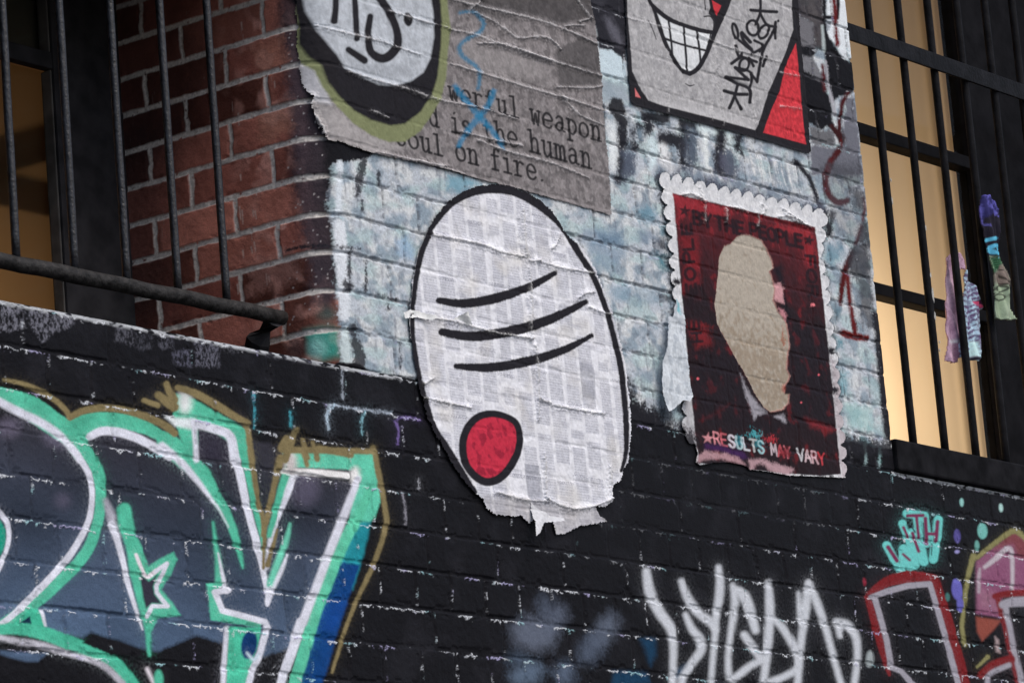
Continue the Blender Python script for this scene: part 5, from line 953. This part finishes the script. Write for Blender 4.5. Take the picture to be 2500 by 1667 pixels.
# unseen boards added behind the blind to cast soft dark bands on it
def rail_px(y, p, q, t, name, label):
    a, b = on_y(*p, y), on_y(*q, y); bm = nb()
    v = Vector((b[0]-a[0], 0, b[1]-a[1])); n = Vector((-v.z, 0, v.x)).normalized()*t/2; P = []
    for c in (a, b):
        for s_ in (-1, 1):
            for yy in (y, y+.02): P.append(bm.verts.new((c[0]+n.x*s_, yy, c[1]+n.z*s_)))
    for f in ((0,1,3,2),(4,6,7,5),(0,2,6,4),(1,5,7,3),(0,4,5,1),(2,3,7,6)): bm.faces.new([P[i] for i in f])
    o = mesh(name, bm, M_FRAME); tag(o, label, 'board')
rail_px(YL+.085, (-120, 462), (150, 385), .055, 'shadow_board', 'unseen upper board added to cast a dark band on the amber blind'); rail_px(YL+.085, (-120, 500), (160, 563), .05, 'shadow_board', 'unseen lower board added to cast a dark band on the amber blind near the sill')
lamp((6.0, YL+.45, 1.88), 7, .045, (1, .86, .68))

# right window
YR = .22
wr = empty('sash_window', (9.6, YR, 1.96), 'tall black window with tan lit blind behind a square grid of bars', 'window')
xe = (on_y(2341, 33, YR)[0]+on_y(2452, 1132, YR)[0])/2
def zat(px, py, y): return on_y(px, py, y)[1]
m1 = (zat(2096, 296, YR), zat(2096, 326, YR)); m2 = (zat(2133, 686, YR), zat(2133, 715, YR))
bm = nb(); box(bm, xe, 11.3, YR, YR+.06, 1.95, 3.92); box(bm, 8.8, xe-.0, YR+.001, YR+.058, 1.90, 1.975)
for a, b in (m1, m2): box(bm, 8.8, xe, YR+.002, YR+.05, b, a)
mesh('frame', bm, M_FRAME2, wr, .003)
for a, b in ((1.976, m2[1]-.001), (m2[0]+.001, m1[1]-.001), (m1[0]+.001, 3.92)):
    bm = nb(); box(bm, 8.8, xe, YR+.025, YR+.029, a, b); mesh('pane', bm, M_GLASS, wr)
cu = bmesh.new(); n = 160; prev = None
for i in range(n+1):
    x = 8.75+(xe+.5-8.75)*i/n; fold = .5+.5*math.tanh((x-(xe+.0))*22); y = YR+.11+fold*(.010*math.sin(x*75)+.008*math.sin(x*41+1))+.002*math.sin(x*23)
    cur = [cu.verts.new((x, y, z)) for z in (1.90, 2.3, 2.7, 3.1, 3.5, 3.95)]
    if prev:
        for k in range(5): cu.faces.new((prev[k], cur[k], cur[k+1], prev[k+1]))
    prev = cur
mesh('blind', cu, trans_mat('tan_blind', (.62, .49, .36)), wr, smooth_=True)
room('room', 8.7, 11.0, YR+.16, 2.2, 1.7, 4.0)
lamp((9.30, YR+.75, 2.10), 46, .12, (1, .84, .66))

# window bars: a wooden-looking rail with round rods on the left, a welded grid on the right
YBL = .11
gl = empty('window_grille', (5.9, YBL, 2.0), 'row of thin round iron bars standing on a sloping rail before the amber window', 'window bars')
rt_ = [on_y(0, 625, YBL-.02), on_y(690, 752, YBL-.02)]; zr = sum(a[1] for a in rt_)/2; xend = XJ-.035
bm = nb(); N = 40
tube(bm, [(4.5+(xend-4.5)*i/N, YBL, zr-.008+.0012*math.sin(i*1.7)) for i in range(N+1)], .0165, 14, .10, 3); mesh('rail', bm, pmat('rusty_rail', (.022,.021,.021), .6, bump=1.0, bscale=90, var=.7, vscale=40, spec=.25), gl, smooth_=True)
bm = nb(); tube(bm, [(xend-.03, YBL+.005, zr-.015), (xend-.025, YBL+.05, zr-.05), (xend-.0, YBL+.09, zr-.10), (XJ+.01, YBL+.12, zr-.13)], [.026,.028,.028,.024], 8, .15, 4); mesh('bracket', bm, M_FRAME, gl)
xs0 = [on_y(px, py, YBL)[0] for px, py in ((36,560),(182,639),(309,671),(434,693),(552,711))]; step = (xs0[4]-xs0[0])/4
for i in range(-5, 5):
    x = xs0[0]+step*i if i < 0 else xs0[i]; bm = nb(); rd = random.Random(i+40)
    tube(bm, [(x+rd.uniform(-.0004, .0004), YBL+rd.uniform(-.0003, .0003), zr-.01+k*.06) for k in range(18)], .0088, 12, .02, i); mesh('bar', bm, M_IRON, gl, smooth_=True)
YBR, BR_ = .05, .0112
gr = empty('window_grille', (9.6, YBR, 1.96), 'black iron grille of upright rods and one flat crossbar before the tan window', 'window bars')
b3 = on_y(2277, 135, YBR)[0]; b1 = on_y(2132, 153, YBR)[0]; sp = (b3-b1)/2; zc = (zat(2150, 82, YBR-.02), zat(2150, 122, YBR-.02))
bm = nb(); box(bm, 8.9, 11.3, YBR-.018, YBR-.0105, zc[1], zc[0]); mesh('crossbar', bm, M_DARK, gr, .002)
for i in range(-1, 9):
    bm = nb(); rd = random.Random(i+80); x = b1+sp*i
    if x > 11.2: continue
    tube(bm, [(x+rd.uniform(-.0003, .0003), YBR, 1.93+k*.1) for k in range(20)], BR_, 12, .03, i+20); o = mesh('bar', bm, M_DARK, gr, smooth_=True)
# chips of pale paint on two of the rods
rd = random.Random(12)
M_CHIP = pmat('old_white_paint', (.5,.5,.48), .7, var=.3, vscale=200)
def chip(px, py, w, h):
    bm = nb()
    cx, cz = on_y(px, py, YBR-.009); pts = []
    for k in range(9):
        a = 2*math.pi*k/9; pts.append((cx+.0005+w*math.cos(a)*rd.uniform(.6, 1.1), cz+h*math.sin(a)*rd.uniform(.7, 1.1)))
    f = [bm.verts.new((x, YBR-math.sqrt(max(BR_**2-(x-xb)**2, 0))-.0012, z)) for x, z in pts for xb in (cx,)]; g = [bm.verts.new((v.co.x, v.co.y+.002, v.co.z)) for v in f]
    bm.faces.new(f)
    for k in range(9): bm.faces.new((f[k], f[(k+1) % 9], g[(k+1) % 9], g[k]))
    mesh('paint_chip', bm, M_CHIP, gr)
for px, py, w, h in ((2276,720,.006,.022),(2281,772,.005,.014),(2270,672,.004,.008),(2258,557,.004,.008),(2173,440,.003,.006),(2176,490,.003,.012),(2292,855,.003,.005),(2292,835,.003,.004)): chip(px, py, w, h)

# ------------------------------------------------------------------ two cloths hung on the right grille
M_CLOTH = paint_mat('printed_cloth', .5, 300, .05)
def cloth(name, outs, Y, base, fold, seed, painter, parent, lift=0.0):
    f = Poster('x', None, None, outs, base, 0.0, step=.0022, rg=.4); sh = f.sh; painter(sh)
    U, Zc = sh.u[None, :], sh.z[:, None]; sh.h = (fold*np.sin(U*95+seed+2.5*np.sin(Zc*9))+.5*fold*np.sin(U*210+Zc*30)+.006*(fbm(sh.u, sh.z, .06, n=3, seed=seed)-.5)+lift).astype(np.float32)
    k = f.keep[:-1, :-1] & f.keep[1:, 1:]
    i, j = np.nonzero(f.keep); a = proj([sh.u[j].mean()], [0.0], [sh.z[i].mean()]); q = on_y(float(a[0][0]), float(a[1][0]), Y)
    o = sheet_mesh(name, sh, k, M_CLOTH, None); o.data.transform(Matrix.Translation((q[0]-sh.u[j].mean(), Y, q[1]-sh.z[i].mean())))
    if parent: o.parent = parent; o.matrix_parent_inverse = Matrix.Translation(parent.location).inverted()
    md = o.modifiers.new('thickness', 'SOLIDIFY'); md.thickness = .004; md.offset = 0
    return o
g1 = empty('hanging_garment', (9.55, .07, 2.35), 'pink and purple-striped garment hung over a rod of the tan window', 'garment')
def pnt1(sh):
    mottle(sh, '', '8d7186', .03, 21, .7)
    for c, x, y, rx, ry in (('d0b4c4',200,900,20,120),('7c5f72',240,1050,12,60),('8a6d84',215,1230,30,40),('6b4a5e',250,1440,18,90),('c8d6dc',225,1345,40,10),('bd9db0',200,1450,26,40)): sh.ell(YK, c, x, y, rx, ry, soft=6, rg=3, a=.7)
cloth('pink_flap', [(YK, [(215,598),(190,640),(176,680),(180,820),(186,950),(170,1060),(160,1200),(160,1510),(200,1530),(268,1520),(272,1330),(270,1160),(252,1010),(246,900),(238,780),(300,720),(325,745),(330,650),(300,605)])], .075, 'ae91a5', .006, 3, pnt1, g1)
def pnt2(sh):
    for i in range(17):
        y = 770+i*44; sh.stroke(YK, '4b2f57', [14,20,16,22], [(300,y+14),(350,y+26),(400,y-4),(440,y+22),(500,y+4)], soft=2, rg=2.5, a=.9)
    sh.stroke(YK, '5b3a66', [16,26,20], [(350,760),(352,900),(362,1200)], soft=4, rg=3, a=.7); sh.stroke(YK, '6a4a74', [14,20], [(415,900),(430,1380)], soft=4, rg=3, a=.6)
    sh.poly(YK, '3a1a34', [(380,1010),(470,985),(490,1050),(450,1060)], soft=2)
    sh.stroke(YK, 'c8486c', [12,14,10,8], [(390,1015),(440,1030),(485,1050),(430,1048),(392,1020)], soft=1.5)
    sh.poly(YK, 'b6dceb', [(360,1340),(420,1350),(440,1470),(385,1470)], soft=3, a=.9); sh.poly(YK, '23202a', [(380,1475),(445,1475),(445,1510),(385,1500)], soft=2)
cloth('striped_flap', [(YK, [(318,735),(340,760),(380,850),(425,920),(470,980),(488,1050),(452,1085),(455,1300),(445,1400),(445,1500),(420,1512),(385,1495),(365,1400),(300,1480),(285,1380),(300,1200),(300,900)])], .062, 'a3bccd', .0065, 6, pnt2, g1)
def pnt3(sh):
    sh.poly(YK, '2c2b5a', [(440,80),(640,80),(640,360),(440,360)], soft=4)
    sh.poly(YK, '22202a', [(440,330),(640,250),(640,640),(500,640),(470,400)], soft=5, rg=3)
    for pts in ([(480,130),(540,150),(600,240)],[(500,150),(520,220),(600,300)],[(475,200),(490,340),(520,380)],[(540,160),(590,280)]): sh.stroke(YK, '5a58a4', [6,12,6], pts, soft=2.5, rg=2)
    sh.stroke(YK, '55a5c4', 30, [(505,500),(595,480)], soft=1.5); sh.stroke(YK, '55a5c4', [26,30,28,26,28], [(625,540),(560,545),(532,575),(560,610),(620,605)], soft=1.5); sh.ell(YK, '4f9fc0', 595, 572, 24, 16, soft=1.5); sh.poly(YK, '6cb6cc', [(590,640),(620,635),(615,665)], soft=1.5)
    sh.poly(YK, '1f3a2c', [(530,640),(650,640),(650,700),(540,790)], soft=4, rg=3)
    for i in range(6): sh.stroke(YK, '3d6b4a', 6, [(540,665+i*20),(640,650+i*18)], soft=1.5)
    sh.poly(YK, '6f655f', [(545,790),(650,690),(690,830),(700,880),(555,870)], soft=4, rg=2)
    for wd, pts in ((12,[(560,770),(600,850),(690,880)]),(12,[(600,760),(650,830),(690,850)]),(9,[(585,740),(640,750)])): sh.stroke(YK, '25221f', wd, pts, soft=1.5)
    for x, y in ((610,905),(605,975)):
        t = np.linspace(0, 6.28, 15)[:-1]; sh.stroke(YK, '242622', 11, [(x+46*math.cos(a), y+27*math.sin(a)) for a in t], closed=True, soft=1.5)
    sh.stroke(YK, '2a2c28', [10,12,10], [(690,930),(670,960),(690,1000)], soft=2); sh.ell(YK, 'a6b29f', 690, 1090, 30, 50, soft=14, a=.6); sh.ell(YK, '76846f', 600, 1130, 40, 20, soft=8, a=.6)
o = cloth('hanging_cloth', [(YK, [(470,120),(510,125),(550,142),(585,190),(605,240),(612,290),(618,400),(620,520),(628,620),(650,720),(690,840),(700,940),(712,1030),(745,1160),(680,1168),(578,1150),(568,1030),(555,900),(545,760),(522,600),(505,460),(488,350),(470,250)])], .012, '8a9a84', .007, 9, pnt3, None)
tag(o, 'green, black and blue printed cloth dangling before the dark right shutter', 'cloth')
